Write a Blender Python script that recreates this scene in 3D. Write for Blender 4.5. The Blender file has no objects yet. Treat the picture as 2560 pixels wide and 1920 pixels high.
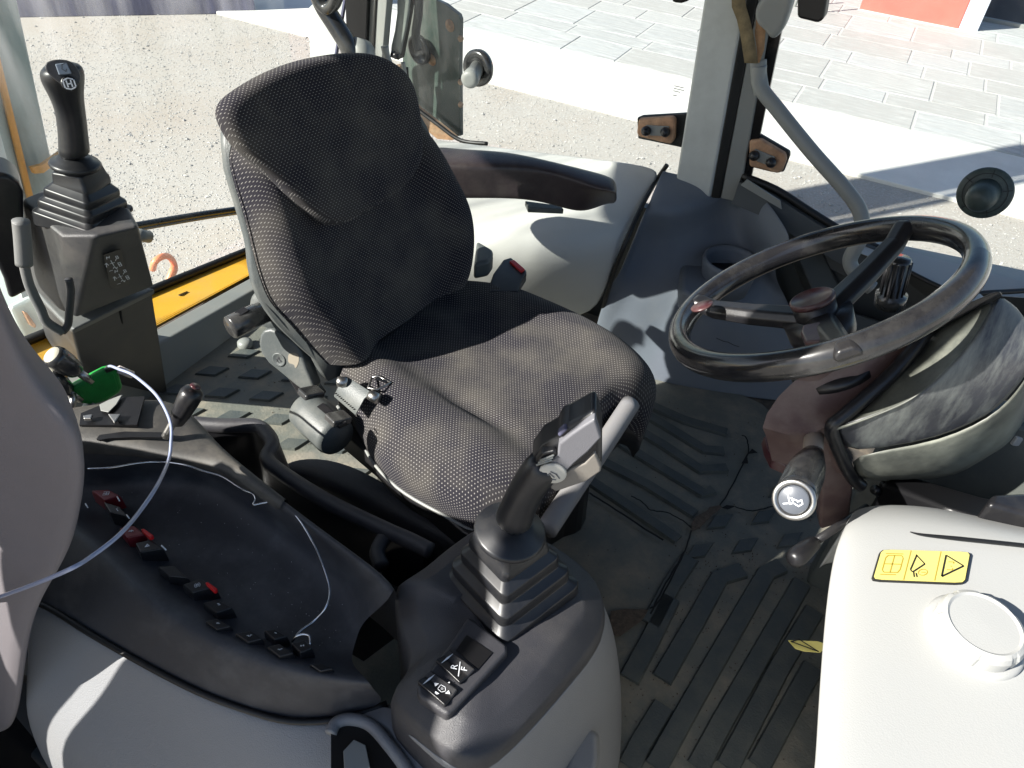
import bpy, bmesh, math, random
from mathutils import Vector, Matrix
random.seed(7)
S = bpy.context.scene
COL = S.collection
PI = math.pi

# ------------------------------------------------------------------ camera
F_PX = 1880.0
_Y = Vector((2560-1280, -(-605-960), -F_PX)).normalized()
_X = -Vector((-4020-1280, -(-1130-960), -F_PX))
_X = (_X - _X.dot(_Y)*_Y).normalized()
_Z = _X.cross(_Y)
CAMR = Matrix((_X, _Y, _Z))                 # world = CAMR @ cam
CAMP = Vector((0, 0, 1.35))
cam = bpy.data.cameras.new('camera'); cam.sensor_width = 36; cam.lens = 36*F_PX/2560
cam.clip_start = 0.02; cam.clip_end = 400
co = bpy.data.objects.new('camera', cam); COL.objects.link(co)
co.matrix_world = Matrix.Translation(CAMP) @ CAMR.to_4x4()
S.camera = co

# ------------------------------------------------------------------ light
SUN_K = 1.5                                  # horizontal travel per metre of drop
SUN_AZ = math.atan2(0.75, 0.66)             # direction of travel in xy
EL = math.atan(1/SUN_K)
world = bpy.data.worlds.new('World'); S.world = world; world.use_nodes = True
wn = world.node_tree.nodes; wl_ = world.node_tree.links
sky = wn.new('ShaderNodeTexSky'); sky.sky_type = 'NISHITA'; sky.sun_disc = False
sky.sun_elevation = EL
sdir = Vector((-math.cos(SUN_AZ), -math.sin(SUN_AZ), 0))   # towards the sun
sky.sun_rotation = math.atan2(sdir.x, sdir.y)
sky.dust_density = 1.0; sky.ozone_density = 1.5
wl_.new(sky.outputs[0], wn['Background'].inputs[0]); wn['Background'].inputs[1].default_value = 0.065
sun = bpy.data.lights.new('sun', 'SUN'); sun.energy = 5.0; sun.angle = math.radians(0.53); sun.color = (1, .96, .89)
so = bpy.data.objects.new('sun', sun); COL.objects.link(so)
trav = Vector((math.cos(SUN_AZ)*SUN_K, math.sin(SUN_AZ)*SUN_K, -1)).normalized()
so.rotation_euler = trav.to_track_quat('-Z', 'Y').to_euler(); so.location = (-5, -5, 8)
vs = S.view_settings; vs.view_transform = 'Standard'; vs.look = 'None'; vs.gamma = 1; vs.use_curve_mapping = False
vs.exposure = 1.3
S.render.engine = 'CYCLES'

# ------------------------------------------------------------------ geometry helpers
KD = 2560/2212
def ray(u, v):
    return (CAMR @ Vector((u-1280, -(v-960), -F_PX))).normalized()
def Pz(u, v, z): d = ray(u, v); return CAMP + d*((z-CAMP.z)/d.z)
def Py(u, v, y): d = ray(u, v); return CAMP + d*((y-CAMP.y)/d.y)
def Px(u, v, x): d = ray(u, v); return CAMP + d*((x-CAMP.x)/d.x)
def Pl(u, v, o, n): d = ray(u, v); return CAMP + d*((o-CAMP).dot(n)/d.dot(n))
def D(u, v, z): return Pz(u*KD, v*KD, z)
def Dy(u, v, y): return Py(u*KD, v*KD, y)
def Dx(u, v, x): return Px(u*KD, v*KD, x)
def Dl(u, v, o, n): return Pl(u*KD, v*KD, o, n)
def zz(zm, pts):                              # a close-up of a region back to the full frame
    x0, y0, s = zm
    return [(x0+x/s, y0+y/s)+tuple(r) for x, y, *r in pts]
def V(*a): return Vector(a)

WL = {}
def tag(o, label=None, cat=None, group=None, kind=None):
    if label: o['label'] = label
    if cat: o['category'] = cat
    if group: o['group'] = group
    if kind: o['kind'] = kind
    return o
def thing(name, label, cat, loc, group=None):
    o = bpy.data.objects.new(name, None); COL.objects.link(o); o.location = loc; o.empty_display_size = .05
    WL[o] = Vector(loc); return tag(o, label, cat, group)
def mk(name, vf, m, parent=None, smooth=True, bevel=0, seg=2, sub=0, solid=0, soff=-1, autos=None, origin=None):
    vs_, fs = vf[0], vf[1]
    uv = vf[2] if len(vf) > 2 else None
    base = WL[parent] if parent else (origin if origin is not None else sum((Vector(v) for v in vs_), Vector())/max(1, len(vs_)))
    me = bpy.data.meshes.new(name)
    me.from_pydata([tuple(Vector(v)-base) for v in vs_], [], fs)
    if uv:
        l = me.uv_layers.new(name='uv')
        for lp in me.loops: l.data[lp.index].uv = uv[lp.vertex_index]
    bm = bmesh.new(); bm.from_mesh(me); 
    if solid == 0 or True: bmesh.ops.recalc_face_normals(bm, faces=bm.faces)
    bm.to_mesh(me); bm.free()
    o = bpy.data.objects.new(name, me); COL.objects.link(o)
    if parent: o.parent = parent; WL[o] = base.copy(); 
    else: o.location = base; WL[o] = Vector(base)
    if isinstance(m, (list, tuple)):
        for mm in m: me.materials.append(mm)
    else: me.materials.append(m)
    if smooth:
        for p in me.polygons: p.use_smooth = True
    if solid:
        md = o.modifiers.new('s', 'SOLIDIFY'); md.thickness = solid; md.offset = soff
    if bevel:
        md = o.modifiers.new('b', 'BEVEL'); md.width = bevel; md.segments = seg; md.limit_method = 'ANGLE'; md.angle_limit = .6; md.harden_normals = True
    if sub:
        md = o.modifiers.new('u', 'SUBSURF'); md.levels = sub; md.render_levels = sub
    return o
def join(*vfs):
    V_, F_ = [], []
    for v, f, *_ in vfs:
        n = len(V_); V_ += list(v); F_ += [tuple(i+n for i in q) for q in f]
    return V_, F_
def box(c, s, R=None):
    c = Vector(c); R = R or Matrix.Identity(3)
    v = [c + R @ Vector((sx*s[0]/2, sy*s[1]/2, sz*s[2]/2)) for sx in (-1, 1) for sy in (-1, 1) for sz in (-1, 1)]
    return v, [(0, 1, 3, 2), (4, 6, 7, 5), (0, 4, 5, 1), (2, 3, 7, 6), (0, 2, 6, 4), (1, 5, 7, 3)]
def frame(z, x=None):
    z = Vector(z).normalized(); x = Vector(x) if x else (V(1, 0, 0) if abs(z.x) < .9 else V(0, 1, 0))
    x = (x - x.dot(z)*z).normalized(); y = z.cross(x)
    return Matrix((x, y, z)).transposed()
def prism(pts, ext):
    pts = [Vector(p) for p in pts]; n = len(pts); e = Vector(ext)
    return pts + [p+e for p in pts], [tuple(range(n)), tuple(range(2*n-1, n-1, -1))] + [(i, (i+1) % n, n+(i+1) % n, n+i) for i in range(n)]
def hull2(a, b):                               # closed loft between two loops
    n = len(a)
    return list(a)+list(b), [tuple(range(n)), tuple(range(2*n-1, n-1, -1))] + [(i, (i+1) % n, n+(i+1) % n, n+i) for i in range(n)]
def loft(loops, cap=True, closed=True):
    n = len(loops[0]); v = [p for l in loops for p in l]; f = []
    for k in range(len(loops)-1):
        for i in range(n if closed else n-1):
            j = (i+1) % n; f.append((k*n+i, k*n+j, (k+1)*n+j, (k+1)*n+i))
    if cap: f += [tuple(range(n)), tuple(range(len(v)-1, len(v)-n-1, -1))]
    return v, f
def sheet(rows): return loft(rows, cap=False, closed=False)
def crom(pts, n=6, closed=False):
    pts = [Vector(p) for p in pts]; out = []; N = len(pts)
    for i in range(N if closed else N-1):
        g = lambda k: pts[k % N] if closed else pts[max(0, min(N-1, k))]
        a, b, c, d = g(i-1), g(i), g(i+1), g(i+2)
        for k in range(n):
            t = k/n
            out.append(.5*((2*b)+(c-a)*t+(2*a-5*b+4*c-d)*t*t+(3*b-a-3*c+d)*t**3))
    if not closed: out.append(pts[-1])
    return out
def resamp(pts, n, closed=False):
    pts = [Vector(p) for p in pts]
    if closed: pts = pts+[pts[0]]
    L = [0]
    for a, b in zip(pts, pts[1:]): L.append(L[-1]+(b-a).length)
    out = []; m = n if closed else n-1
    for k in range(n):
        t = L[-1]*k/m; i = 0
        while i < len(L)-2 and L[i+1] < t: i += 1
        q = (t-L[i])/max(1e-9, L[i+1]-L[i]); out.append(pts[i].lerp(pts[i+1], min(1, max(0, q))))
    return out
def tube(pts, r, n=10, sm=6, closed=False, flat=1.0, up=None, cap=True):
    P_ = crom(pts, sm, closed) if sm else [Vector(p) for p in pts]
    N = len(P_); R_ = r if callable(r) else (lambda t: r)
    loops = []; pu = Vector(up) if up else None
    for i, p in enumerate(P_):
        a = P_[i-1] if (i or closed) else P_[0]; b = P_[(i+1) % N] if (i < N-1 or closed) else P_[-1]
        t = (b-a).normalized()
        if pu is None: pu = t.orthogonal()
        x = (pu - pu.dot(t)*t).normalized(); pu = x if up is None else Vector(up); y = t.cross(x); rr = R_(i/(N-1))
        loops.append([p + rr*(math.cos(2*PI*k/n)*x*flat+math.sin(2*PI*k/n)*y) for k in range(n)])
    if closed: loops.append(loops[0]); return loft(loops, cap=False)
    return loft(loops, cap=cap)
def lathe(o, axis, prof, n=24, x=None):
    R = frame(axis, x); o = Vector(o); loops = []
    for r, h in prof: loops.append([o + R @ V(max(r, 1e-5)*math.cos(2*PI*k/n), max(r, 1e-5)*math.sin(2*PI*k/n), h) for k in range(n)])
    return loft(loops, cap=True)
def ball(o, r, n=12): return lathe(o, (0, 0, 1), [(r*math.sin(PI*k/8), -r*math.cos(PI*k/8)) for k in range(9)], n)
def pillow(pts, nrm, front, back, n=56, prof=None, smooth_pts=True):
    """padded cushion from a closed outline; nrm = facing direction"""
    nrm = Vector(nrm).normalized()
    L = resamp(crom(pts, 6, True) if smooth_pts else pts, n, True); c = sum(L, Vector())/n
    R = frame(nrm)
    prof = prof or [(.90, -1), (.97, -.8), (1, -.3), (1.0, .1), (.985, .45), (.94, .75), (.86, .93), (.7, 1), (.5, 1), (.28, 1), (.1, 1)]
    loops = []; uv = []
    for s, h in prof:
        hh = h*front if h > 0 else -h*-back
        lp = [c + (p-c)*s + nrm*hh for p in L]; loops.append(lp)
    v, f = loft(loops, cap=True)
    ex, ey = R.col[0], R.col[1]
    uv = [((p-c).dot(ex) + .0, (p-c).dot(ey)+(p-c).dot(nrm)*.7) for p in v]
    return v, f, uv
def strokes(lines, o, ex, ey, w=.0006, h=.0004):
    """thin raised line work: lines in local 2-D metres"""
    o = Vector(o); ex = Vector(ex).normalized(); ez = ex.cross(Vector(ey)).normalized(); ey = ez.cross(ex)
    out = []
    for ln in lines:
        for a, b in zip(ln, ln[1:]):
            A = o+ex*a[0]+ey*a[1]+ez*h; B = o+ex*b[0]+ey*b[1]+ez*h
            d = (B-A)
            if d.length < 1e-7: continue
            d.normalize(); s = ez.cross(d)*w/2; A2 = A-d*w/2; B2 = B+d*w/2
            n = len(out); out += [A2-s, B2-s, B2+s, A2+s]
    return out, [(4*i, 4*i+1, 4*i+2, 4*i+3) for i in range(len(out)//4)]
def textmesh(name, s, size, o, ex, ey, m, parent, h=.0006):
    cu = bpy.data.curves.new(name, 'FONT'); cu.body = s; cu.size = size; cu.align_x = 'CENTER'; cu.align_y = 'CENTER'; cu.extrude = .0001
    t = bpy.data.objects.new('tmp', cu); COL.objects.link(t)
    dg = bpy.context.evaluated_depsgraph_get(); me = bpy.data.meshes.new_from_object(t.evaluated_get(dg))
    bpy.data.objects.remove(t)
    ex = Vector(ex).normalized(); ez = ex.cross(Vector(ey)).normalized(); ey = ez.cross(ex)
    v = [Vector(o)+ex*p.co.x+ey*p.co.y+ez*(p.co.z+h) for p in me.vertices]
    f = [tuple(p.vertices) for p in me.polygons]
    return mk(name, (v, f), m, parent, smooth=False)

# ------------------------------------------------------------------ materials
def mat(name, c, rough=.5, metal=0, var=.0, vscale=20, bump=0, bscale=200, dust=None, damt=0, dscale=6, coat=0, spec=.5, c2=None, stretch=None):
    m = bpy.data.materials.new(name); m.use_nodes = True; nt = m.node_tree; N = nt.nodes; L = nt.links; b = N['Principled BSDF']
    b.inputs['Roughness'].default_value = rough; b.inputs['Metallic'].default_value = metal
    b.inputs['Coat Weight'].default_value = coat; b.inputs['Specular IOR Level'].default_value = spec
    tc = N.new('ShaderNodeTexCoord'); src = tc.outputs['Object']
    if stretch:
        mp = N.new('ShaderNodeMapping'); mp.inputs['Scale'].default_value = stretch; L.new(src, mp.inputs[0]); vsrc = mp.outputs[0]
    else: vsrc = src
    col = None
    if var or c2:
        n = N.new('ShaderNodeTexNoise'); n.inputs['Scale'].default_value = vscale; n.inputs['Detail'].default_value = 6; n.inputs['Roughness'].default_value = .65
        L.new(vsrc, n.inputs['Vector'])
        r = N.new('ShaderNodeValToRGB'); r.color_ramp.elements[0].position = .35; r.color_ramp.elements[1].position = .68
        a = tuple(x*(1-var) for x in c); bb = c2 or tuple(min(1, x*(1+var)) for x in c)
        r.color_ramp.elements[0].color = (*a, 1); r.color_ramp.elements[1].color = (*bb, 1)
        L.new(n.outputs[0], r.inputs[0]); col = r.outputs[0]
    if dust:
        n2 = N.new('ShaderNodeTexNoise'); n2.inputs['Scale'].default_value = dscale; n2.inputs['Detail'].default_value = 9; n2.inputs['Roughness'].default_value = .7
        L.new(vsrc, n2.inputs['Vector'])
        mr = N.new('ShaderNodeMapRange'); mr.inputs[1].default_value = .45; mr.inputs[2].default_value = .75; mr.inputs[4].default_value = damt
        L.new(n2.outputs[0], mr.inputs[0])
        mx = N.new('ShaderNodeMix'); mx.data_type = 'RGBA'; L.new(mr.outputs[0], mx.inputs[0])
        if col: L.new(col, mx.inputs[6])
        else: mx.inputs[6].default_value = (*c, 1)
        mx.inputs[7].default_value = (*dust, 1); col = mx.outputs[2]
        ra = N.new('ShaderNodeMath'); ra.operation = 'MULTIPLY_ADD'; ra.inputs[1].default_value = .5; ra.inputs[2].default_value = rough
        L.new(mr.outputs[0], ra.inputs[0]); L.new(ra.outputs[0], b.inputs['Roughness'])
    if col: L.new(col, b.inputs['Base Color'])
    else: b.inputs['Base Color'].default_value = (*c, 1)
    if bump:
        n3 = N.new('ShaderNodeTexNoise'); n3.inputs['Scale'].default_value = bscale; n3.inputs['Detail'].default_value = 3
        L.new(src, n3.inputs['Vector'])
        bp = N.new('ShaderNodeBump'); bp.inputs['Strength'].default_value = bump; bp.inputs['Distance'].default_value = .002
        L.new(n3.outputs[0], bp.inputs['Height']); L.new(bp.outputs[0], b.inputs['Normal'])
    return m
DUST = (.30, .27, .22)
M = dict(
 black=mat('black_plastic', (.012, .012, .014), .32, bump=.1, bscale=900, dust=DUST, damt=.05, dscale=30),
 boot=mat('rubber_boot', (.013, .014, .017), .38, dust=DUST, damt=.06, dscale=25),
 dark=mat('charcoal_plastic', (.040, .040, .046), .42, bump=.35, bscale=1100, dust=DUST, damt=.12, dscale=9),
 dark2=mat('charcoal_plastic_dusty', (.05, .048, .045), .5, bump=.3, bscale=1100, dust=DUST, damt=.35, dscale=12),
 tray=mat('tray_plastic', (.031, .032, .039), .46, bump=.4, bscale=1300, dust=(.30, .30, .30), damt=.22, dscale=11),
 light=mat('light_grey_plastic', (.23, .235, .245), .5, bump=.5, bscale=650, dust=(.30, .28, .24), damt=.16, dscale=4),
 white=mat('off_white_plastic', (.385, .39, .38), .45, bump=.15, bscale=600, dust=(.40, .39, .36), damt=.3, dscale=5),
 shelf=mat('pale_grey_shelf', (.50, .50, .475), .5, bump=.2, bscale=500, dust=(.38, .36, .30), damt=.25, dscale=4),
 panel=mat('panel_with_painted_shade', (.13, .15, .18), .5, bump=.25, bscale=700, dust=(.22, .22, .21), damt=.3, dscale=5),  # pale shelf plastic darkened and blued: shade put into the colour
 pillar=mat('grey_pillar_paint', (.50, .52, .50), .4, var=.06, vscale=9, dust=(.2, .19, .17), damt=.25, dscale=14),
 trim=mat('mauve_grey_trim', (.155, .142, .152), .6, bump=.3, bscale=900, var=.05, vscale=6),
 cons=mat('console_grey', (.13, .135, .135), .45, bump=.3, bscale=900, dust=DUST, damt=.25, dscale=8),
 consd=mat('console_dark', (.040, .041, .045), .45, bump=.3, bscale=900, dust=DUST, damt=.2, dscale=8),
 floor=mat('floor_steel', (.06, .055, .05), .7, dust=(.22, .18, .13), damt=.8, dscale=20),
 mat_=mat('rubber_mat', (.13, .135, .118), .6, bump=.6, bscale=180, dust=(.30, .26, .20), damt=.9, dscale=9),
 ribm=mat('rubber_mat_rib', (.062, .072, .072), .5, bump=.4, bscale=260, dust=(.17, .17, .14), damt=.5, dscale=14),
 dirt=mat('dry_dirt', (.06, .045, .035), .9, bump=1, bscale=200, c2=(.13, .10, .075), vscale=120),
 crack=mat('mat_crack_black', (.006, .006, .006), .8),
 yellow=mat('yellow_paint', (.62, .33, .02), .45, dust=(.35, .27, .12), damt=.5, dscale=9, bump=.2, bscale=150),
 yellow2=mat('sticker_yellow', (.62, .55, .17), .4),
 seal=mat('black_seal', (.008, .008, .008), .5),
 frit=mat('black_frit', (.005, .005, .006), .25),
 steel=mat('worn_steel', (.45, .44, .42), .35, 1, var=.2, vscale=60),
 chrome=mat('chrome_wire', (.6, .62, .66), .25, 1),
 greym=mat('grey_metal_paint', (.24, .25, .24), .4, dust=DUST, damt=.3, dscale=20),
 rail=mat('dark_metal_rail', (.02, .021, .023), .22, dust=(.45, .43, .38), damt=.15, dscale=9, coat=.3),
 seatgrey=mat('seat_cover_grey', (.075, .085, .085), .45, dust=(.35, .33, .28), damt=.25, dscale=12, bump=.2, bscale=400),
 handle=mat('pale_grey_handle', (.20, .20, .21), .45, dust=(.3, .27, .2), damt=.3, dscale=12),
 green=mat('green_rubber', (.012, .26, .04), .55, bump=.3, bscale=300, var=.15, vscale=40),
 red=mat('red_plastic', (.55, .012, .015), .35),
 redpaint=mat('red_paint_with_reflection', (.80, .13, .10), .3, coat=.4, var=.12, vscale=2),  # red lightened to carry a pinkish reflection
 dred=mat('dark_red_sheen', (.06, .018, .022), .3, dust=DUST, damt=.3, dscale=18),
 column=mat('cowl_reflection_brown', (.11, .07, .066), .38, dust=(.26, .2, .17), damt=.6, dscale=18),  # glossy reflection painted in as the reddish brown
 cluster=mat('dusty_cluster_shell', (.045, .047, .055), .35, dust=(.30, .32, .29), damt=.75, dscale=9, stretch=(3.0, .6, .8)),
 cluster2=mat('olive_cluster_base', (.085, .09, .078), .42, dust=(.32, .33, .27), damt=.7, dscale=9),
 wheel=mat('steering_wheel_rubber', (.012, .012, .014), .22, dust=(.30, .29, .26), damt=.12, dscale=10, coat=.35),
 print=mat('white_print', (.75, .77, .8), .5),
 blackprint=mat('black_print', (.01, .01, .01), .6),
 amberprint=mat('sticker_line', (.35, .25, .03), .6),
 dial=mat('horn_button_grey', (.10, .11, .13), .35),
 rust=mat('dusty_orange_brown', (.42, .24, .14), .7, var=.3, vscale=40, dust=(.55, .4, .26), damt=.5, dscale=30, bump=.4, bscale=200),
 strap=mat('tan_webbing', (.26, .2, .11), .9, var=.3, vscale=50, bump=1, bscale=1500),
 strap2=mat('orange_webbing', (.55, .32, .17), .9, var=.2, vscale=40, bump=1, bscale=1500),
 plate=mat('dusty_mudguard', (.055, .075, .065), .32, dust=(.26, .23, .22), damt=.8, dscale=5, coat=.2, stretch=(1, 1, .45)),
 boom=mat('boom_grey_green', (.27, .33, .31), .5, dust=(.13, .10, .07), damt=.6, dscale=4, stretch=(1, 1, .5)),
 boomlight=mat('boom_pale', (.5, .56, .54), .45, dust=(.3, .28, .2), damt=.3, dscale=5),
 orange=mat('orange_paint', (.62, .28, .04), .55, dust=(.3, .22, .1), damt=.5, dscale=20),
 hose=mat('orange_hose', (.72, .22, .10), .4),
 gravel=mat('gravel_ground', (.31, .285, .25), .95, c2=(.385, .37, .345), vscale=45, bump=1, bscale=120, dust=(.30, .23, .17), damt=.5, dscale=.9),
 stone=mat('gravel_stone', (.36, .35, .33), .9, var=.35, vscale=14),
 kerb=mat('pale_concrete', (.60, .59, .55), .85, var=.10, vscale=2.2, bump=.3, bscale=60),
 grout=mat('grout', (.42, .42, .40), .95, var=.1, vscale=20),
 wall=mat('blue_grey_streaks', (.10, .10, .16), .8, var=.25, vscale=5, stretch=(3, 3, .5)),
 wallwhite=mat('white_wall_paint', (.7, .72, .78), .6),
 asphalt=mat('dark_tyre_rubber', (.035, .036, .036), .7, var=.2, vscale=8),
 cable=mat('blue_sheathed_cable', (.30, .34, .48), .3, coat=.4),
 ferrule=mat('clear_ferrule', (.7, .62, .58), .25),
 cream=mat('cream_cap', (.55, .52, .42), .4),
 roof=mat('roof_liner', (.06, .06, .06), .7),
 glove=mat('black_moulded', (.006, .006, .007), .4),
 interior=mat('dark_front_wall', (.05, .055, .055), .5, bump=.2, bscale=500),
)
def paver_mat(i):
    g = (.40+random.uniform(-.04, .04)); t = random.uniform(-.02, .02)
    return mat('paving_stone_%d' % i, (g+.005+t, g, g-.02-t), .8, c2=(g*.74, g*.74, g*.71), vscale=3.5+i*.4, bump=.9, bscale=14, dust=(.60, .60, .58), damt=.8, dscale=5, stretch=(.7, 5, 1))
PAV = [paver_mat(i) for i in range(5)]
# seat cloth: staggered pale dots on near black, in metres of UV
def cloth():
    m = bpy.data.materials.new('seat_cloth'); m.use_nodes = True; nt = m.node_tree; N = nt.nodes; L = nt.links; b = N['Principled BSDF']
    uv = N.new('ShaderNodeUVMap'); uv.uv_map = 'uv'; sp = N.new('ShaderNodeSeparateXYZ'); L.new(uv.outputs[0], sp.inputs[0])
    def mt(op, a, bb=None, c=None):
        n = N.new('ShaderNodeMath'); n.operation = op
        for i, x in enumerate((a, bb, c)):
            if x is None: continue
            if isinstance(x, (int, float)): n.inputs[i].default_value = x
            else: L.new(x, n.inputs[i])
        return n.outputs[0]
    py, px = .0037, .0062
    ry = mt('DIVIDE', sp.outputs[1], py); iy = mt('FLOOR', ry); fy = mt('SUBTRACT', mt('FRACT', ry), .5)
    off = mt('MULTIPLY', mt('MODULO', iy, 2.0), .5)
    rx = mt('ADD', mt('DIVIDE', sp.outputs[0], px), off); fx = mt('SUBTRACT', mt('FRACT', rx), .5)
    dx = mt('MULTIPLY', fx, px*1000*.8); dy = mt('MULTIPLY', fy, py*1000*1.25)
    d = mt('SQRT', mt('ADD', mt('MULTIPLY', dx, dx), mt('MULTIPLY', dy, dy)))
    mr = N.new('ShaderNodeMapRange'); mr.inputs[1].default_value = 1.08; mr.inputs[2].default_value = .45; L.new(d, mr.inputs[0])
    tc = N.new('ShaderNodeTexCoord'); n = N.new('ShaderNodeTexNoise'); n.inputs['Scale'].default_value = 11; n.inputs['Detail'].default_value = 6; L.new(tc.outputs['Object'], n.inputs['Vector'])
    r2 = N.new('ShaderNodeValToRGB'); r2.color_ramp.elements[0].color = (.021, .020, .026, 1); r2.color_ramp.elements[1].color = (.066, .061, .055, 1)
    r2.color_ramp.elements[0].position = .4; r2.color_ramp.elements[1].position = .7; L.new(n.outputs[0], r2.inputs[0])
    n2 = N.new('ShaderNodeTexNoise'); n2.inputs['Scale'].default_value = 600; L.new(tc.outputs['Object'], n2.inputs['Vector'])
    mx = N.new('ShaderNodeMix'); mx.data_type = 'RGBA'; L.new(mr.outputs[0], mx.inputs[0]); L.new(r2.outputs[0], mx.inputs[6]); mx.inputs[7].default_value = (.25, .24, .225, 1)
    L.new(mx.outputs[2], b.inputs['Base Color']); b.inputs['Roughness'].default_value = .95
    b.inputs['Sheen Weight'].default_value = .05; b.inputs['Specular IOR Level'].default_value = .1
    ad = mt('ADD', mt('MULTIPLY', mr.outputs[0], .6), mt('MULTIPLY', n2.outputs[0], .8))
    bp = N.new('ShaderNodeBump'); bp.inputs['Strength'].default_value = .6; bp.inputs['Distance'].default_value = .001; L.new(ad, bp.inputs['Height']); L.new(bp.outputs[0], b.inputs['Normal'])
    return m
M['cloth'] = cloth()
def glass(name, dirt=.05, sc=(8, 8, .6), top=None):
    m = bpy.data.materials.new(name); m.use_nodes = True; nt = m.node_tree; N = nt.nodes; L = nt.links
    N.remove(N['Principled BSDF']); out = N['Material Output']
    tr = N.new('ShaderNodeBsdfTransparent'); tr.inputs[0].default_value = (.93, .97, .95, 1)
    gl = N.new('ShaderNodeBsdfGlossy'); gl.inputs['Roughness'].default_value = .03
    fr = N.new('ShaderNodeFresnel'); fr.inputs[0].default_value = 1.25
    m1 = N.new('ShaderNodeMixShader'); L.new(fr.outputs[0], m1.inputs[0]); L.new(tr.outputs[0], m1.inputs[1]); L.new(gl.outputs[0], m1.inputs[2])
    df = N.new('ShaderNodeBsdfTranslucent'); df.inputs[0].default_value = (.85, .85, .85, 1)
    d2 = N.new('ShaderNodeBsdfDiffuse'); d2.inputs[0].default_value = (.8, .8, .8, 1)
    m0 = N.new('ShaderNodeMixShader'); m0.inputs[0].default_value = .5; L.new(df.outputs[0], m0.inputs[1]); L.new(d2.outputs[0], m0.inputs[2])
    tc = N.new('ShaderNodeTexCoord'); mp = N.new('ShaderNodeMapping'); mp.inputs['Scale'].default_value = sc; L.new(tc.outputs['Object'], mp.inputs[0])
    n = N.new('ShaderNodeTexNoise'); n.inputs['Scale'].default_value = 3; n.inputs['Detail'].default_value = 8; L.new(mp.outputs[0], n.inputs['Vector'])
    mr = N.new('ShaderNodeMapRange'); mr.inputs[1].default_value = .36; mr.inputs[2].default_value = .72; mr.inputs[3].default_value = .012; mr.inputs[4].default_value = dirt; L.new(n.outputs[0], mr.inputs[0])
    if top:
        sp = N.new('ShaderNodeSeparateXYZ'); L.new(tc.outputs['Object'], sp.inputs[0])
        mz = N.new('ShaderNodeMapRange'); mz.inputs[1].default_value = top[0]; mz.inputs[2].default_value = top[1]; mz.inputs[3].default_value = .35; mz.inputs[4].default_value = 1.9; L.new(sp.outputs[2], mz.inputs[0])  # dirt strengthened towards the top to paint in sun haze
        mm = N.new('ShaderNodeMath'); mm.operation = 'MULTIPLY'; mm.use_clamp = True; L.new(mr.outputs[0], mm.inputs[0]); L.new(mz.outputs[0], mm.inputs[1]); mr = mm
    m2 = N.new('ShaderNodeMixShader'); L.new(mr.outputs[0], m2.inputs[0]); L.new(m1.outputs[0], m2.inputs[1]); L.new(m0.outputs[0], m2.inputs[2])
    L.new(m2.outputs[0], out.inputs[0]); return m
M['glass'] = glass('window_glass', .05); M['glassdirthaze'] = glass('dusty_hazy_rear_glass', .32, (1, 5, .8), (-.25, .1))

GZ = -1.05
# =================================================================== SETTING: OUTSIDE
g = mk('ground', ([V(-60, -60, GZ), V(60, -60, GZ), V(60, 60, GZ), V(-60, 60, GZ)], [(0, 1, 2, 3)]), M['gravel']); tag(g, kind='structure')
KY0, KY1 = 5.86, 6.98
ku = prism([V(-30, KY0, GZ+.03), V(30, KY0, GZ+.03), V(30, KY1, GZ+.03), V(-30, KY1, GZ+.03)], (0, 0, -.2))
# gravel stones as one loose layer
def gravel():
    vs_, fs = [], []
    rg = random.Random(3)
    def add(n, x0, x1, y0, y1, s0, s1):
        for _ in range(n):
            x = rg.uniform(x0, x1); y = rg.uniform(y0, y1)
            if y > KY0-.01: continue
            s = rg.uniform(s0, s1); a = rg.uniform(0, PI); c, q = math.cos(a), math.sin(a)
            k = len(vs_); h = s*rg.uniform(.4, .8); w = rg.uniform(.6, 1)
            for px, py, pz in ((s, 0, h*.4), (0, s*w, h*.3), (-s, 0, h*.5), (0, -s*w, h*.4), (rg.uniform(-.3, .3)*s, rg.uniform(-.3, .3)*s, h)):
                vs_.append((x+px*c-py*q, y+px*q+py*c, GZ+pz-.001))
            fs.extend([(k, k+1, k+4), (k+1, k+2, k+4), (k+2, k+3, k+4), (k+3, k, k+4), (k+3, k+2, k+1, k)])
    add(46000, -7, 3, 2.0, 5.86, .004, .010)
    add(22000, -8, -1.6, -.5, 3.0, .004, .010)
    add(900, -9, 4, 3.0, 5.86, .010, .02)
    me = bpy.data.meshes.new('gravel_stones'); me.from_pydata(vs_, [], fs); me.materials.append(M['stone'])
    o = bpy.data.objects.new('gravel_stones', me); COL.objects.link(o); tag(o, kind='stuff')
gravel()
k_ = mk('kerb_strip', ku, M['kerb'], smooth=False, bevel=.01, origin=V(0, 6.4, GZ)); tag(k_, kind='structure')
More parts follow.
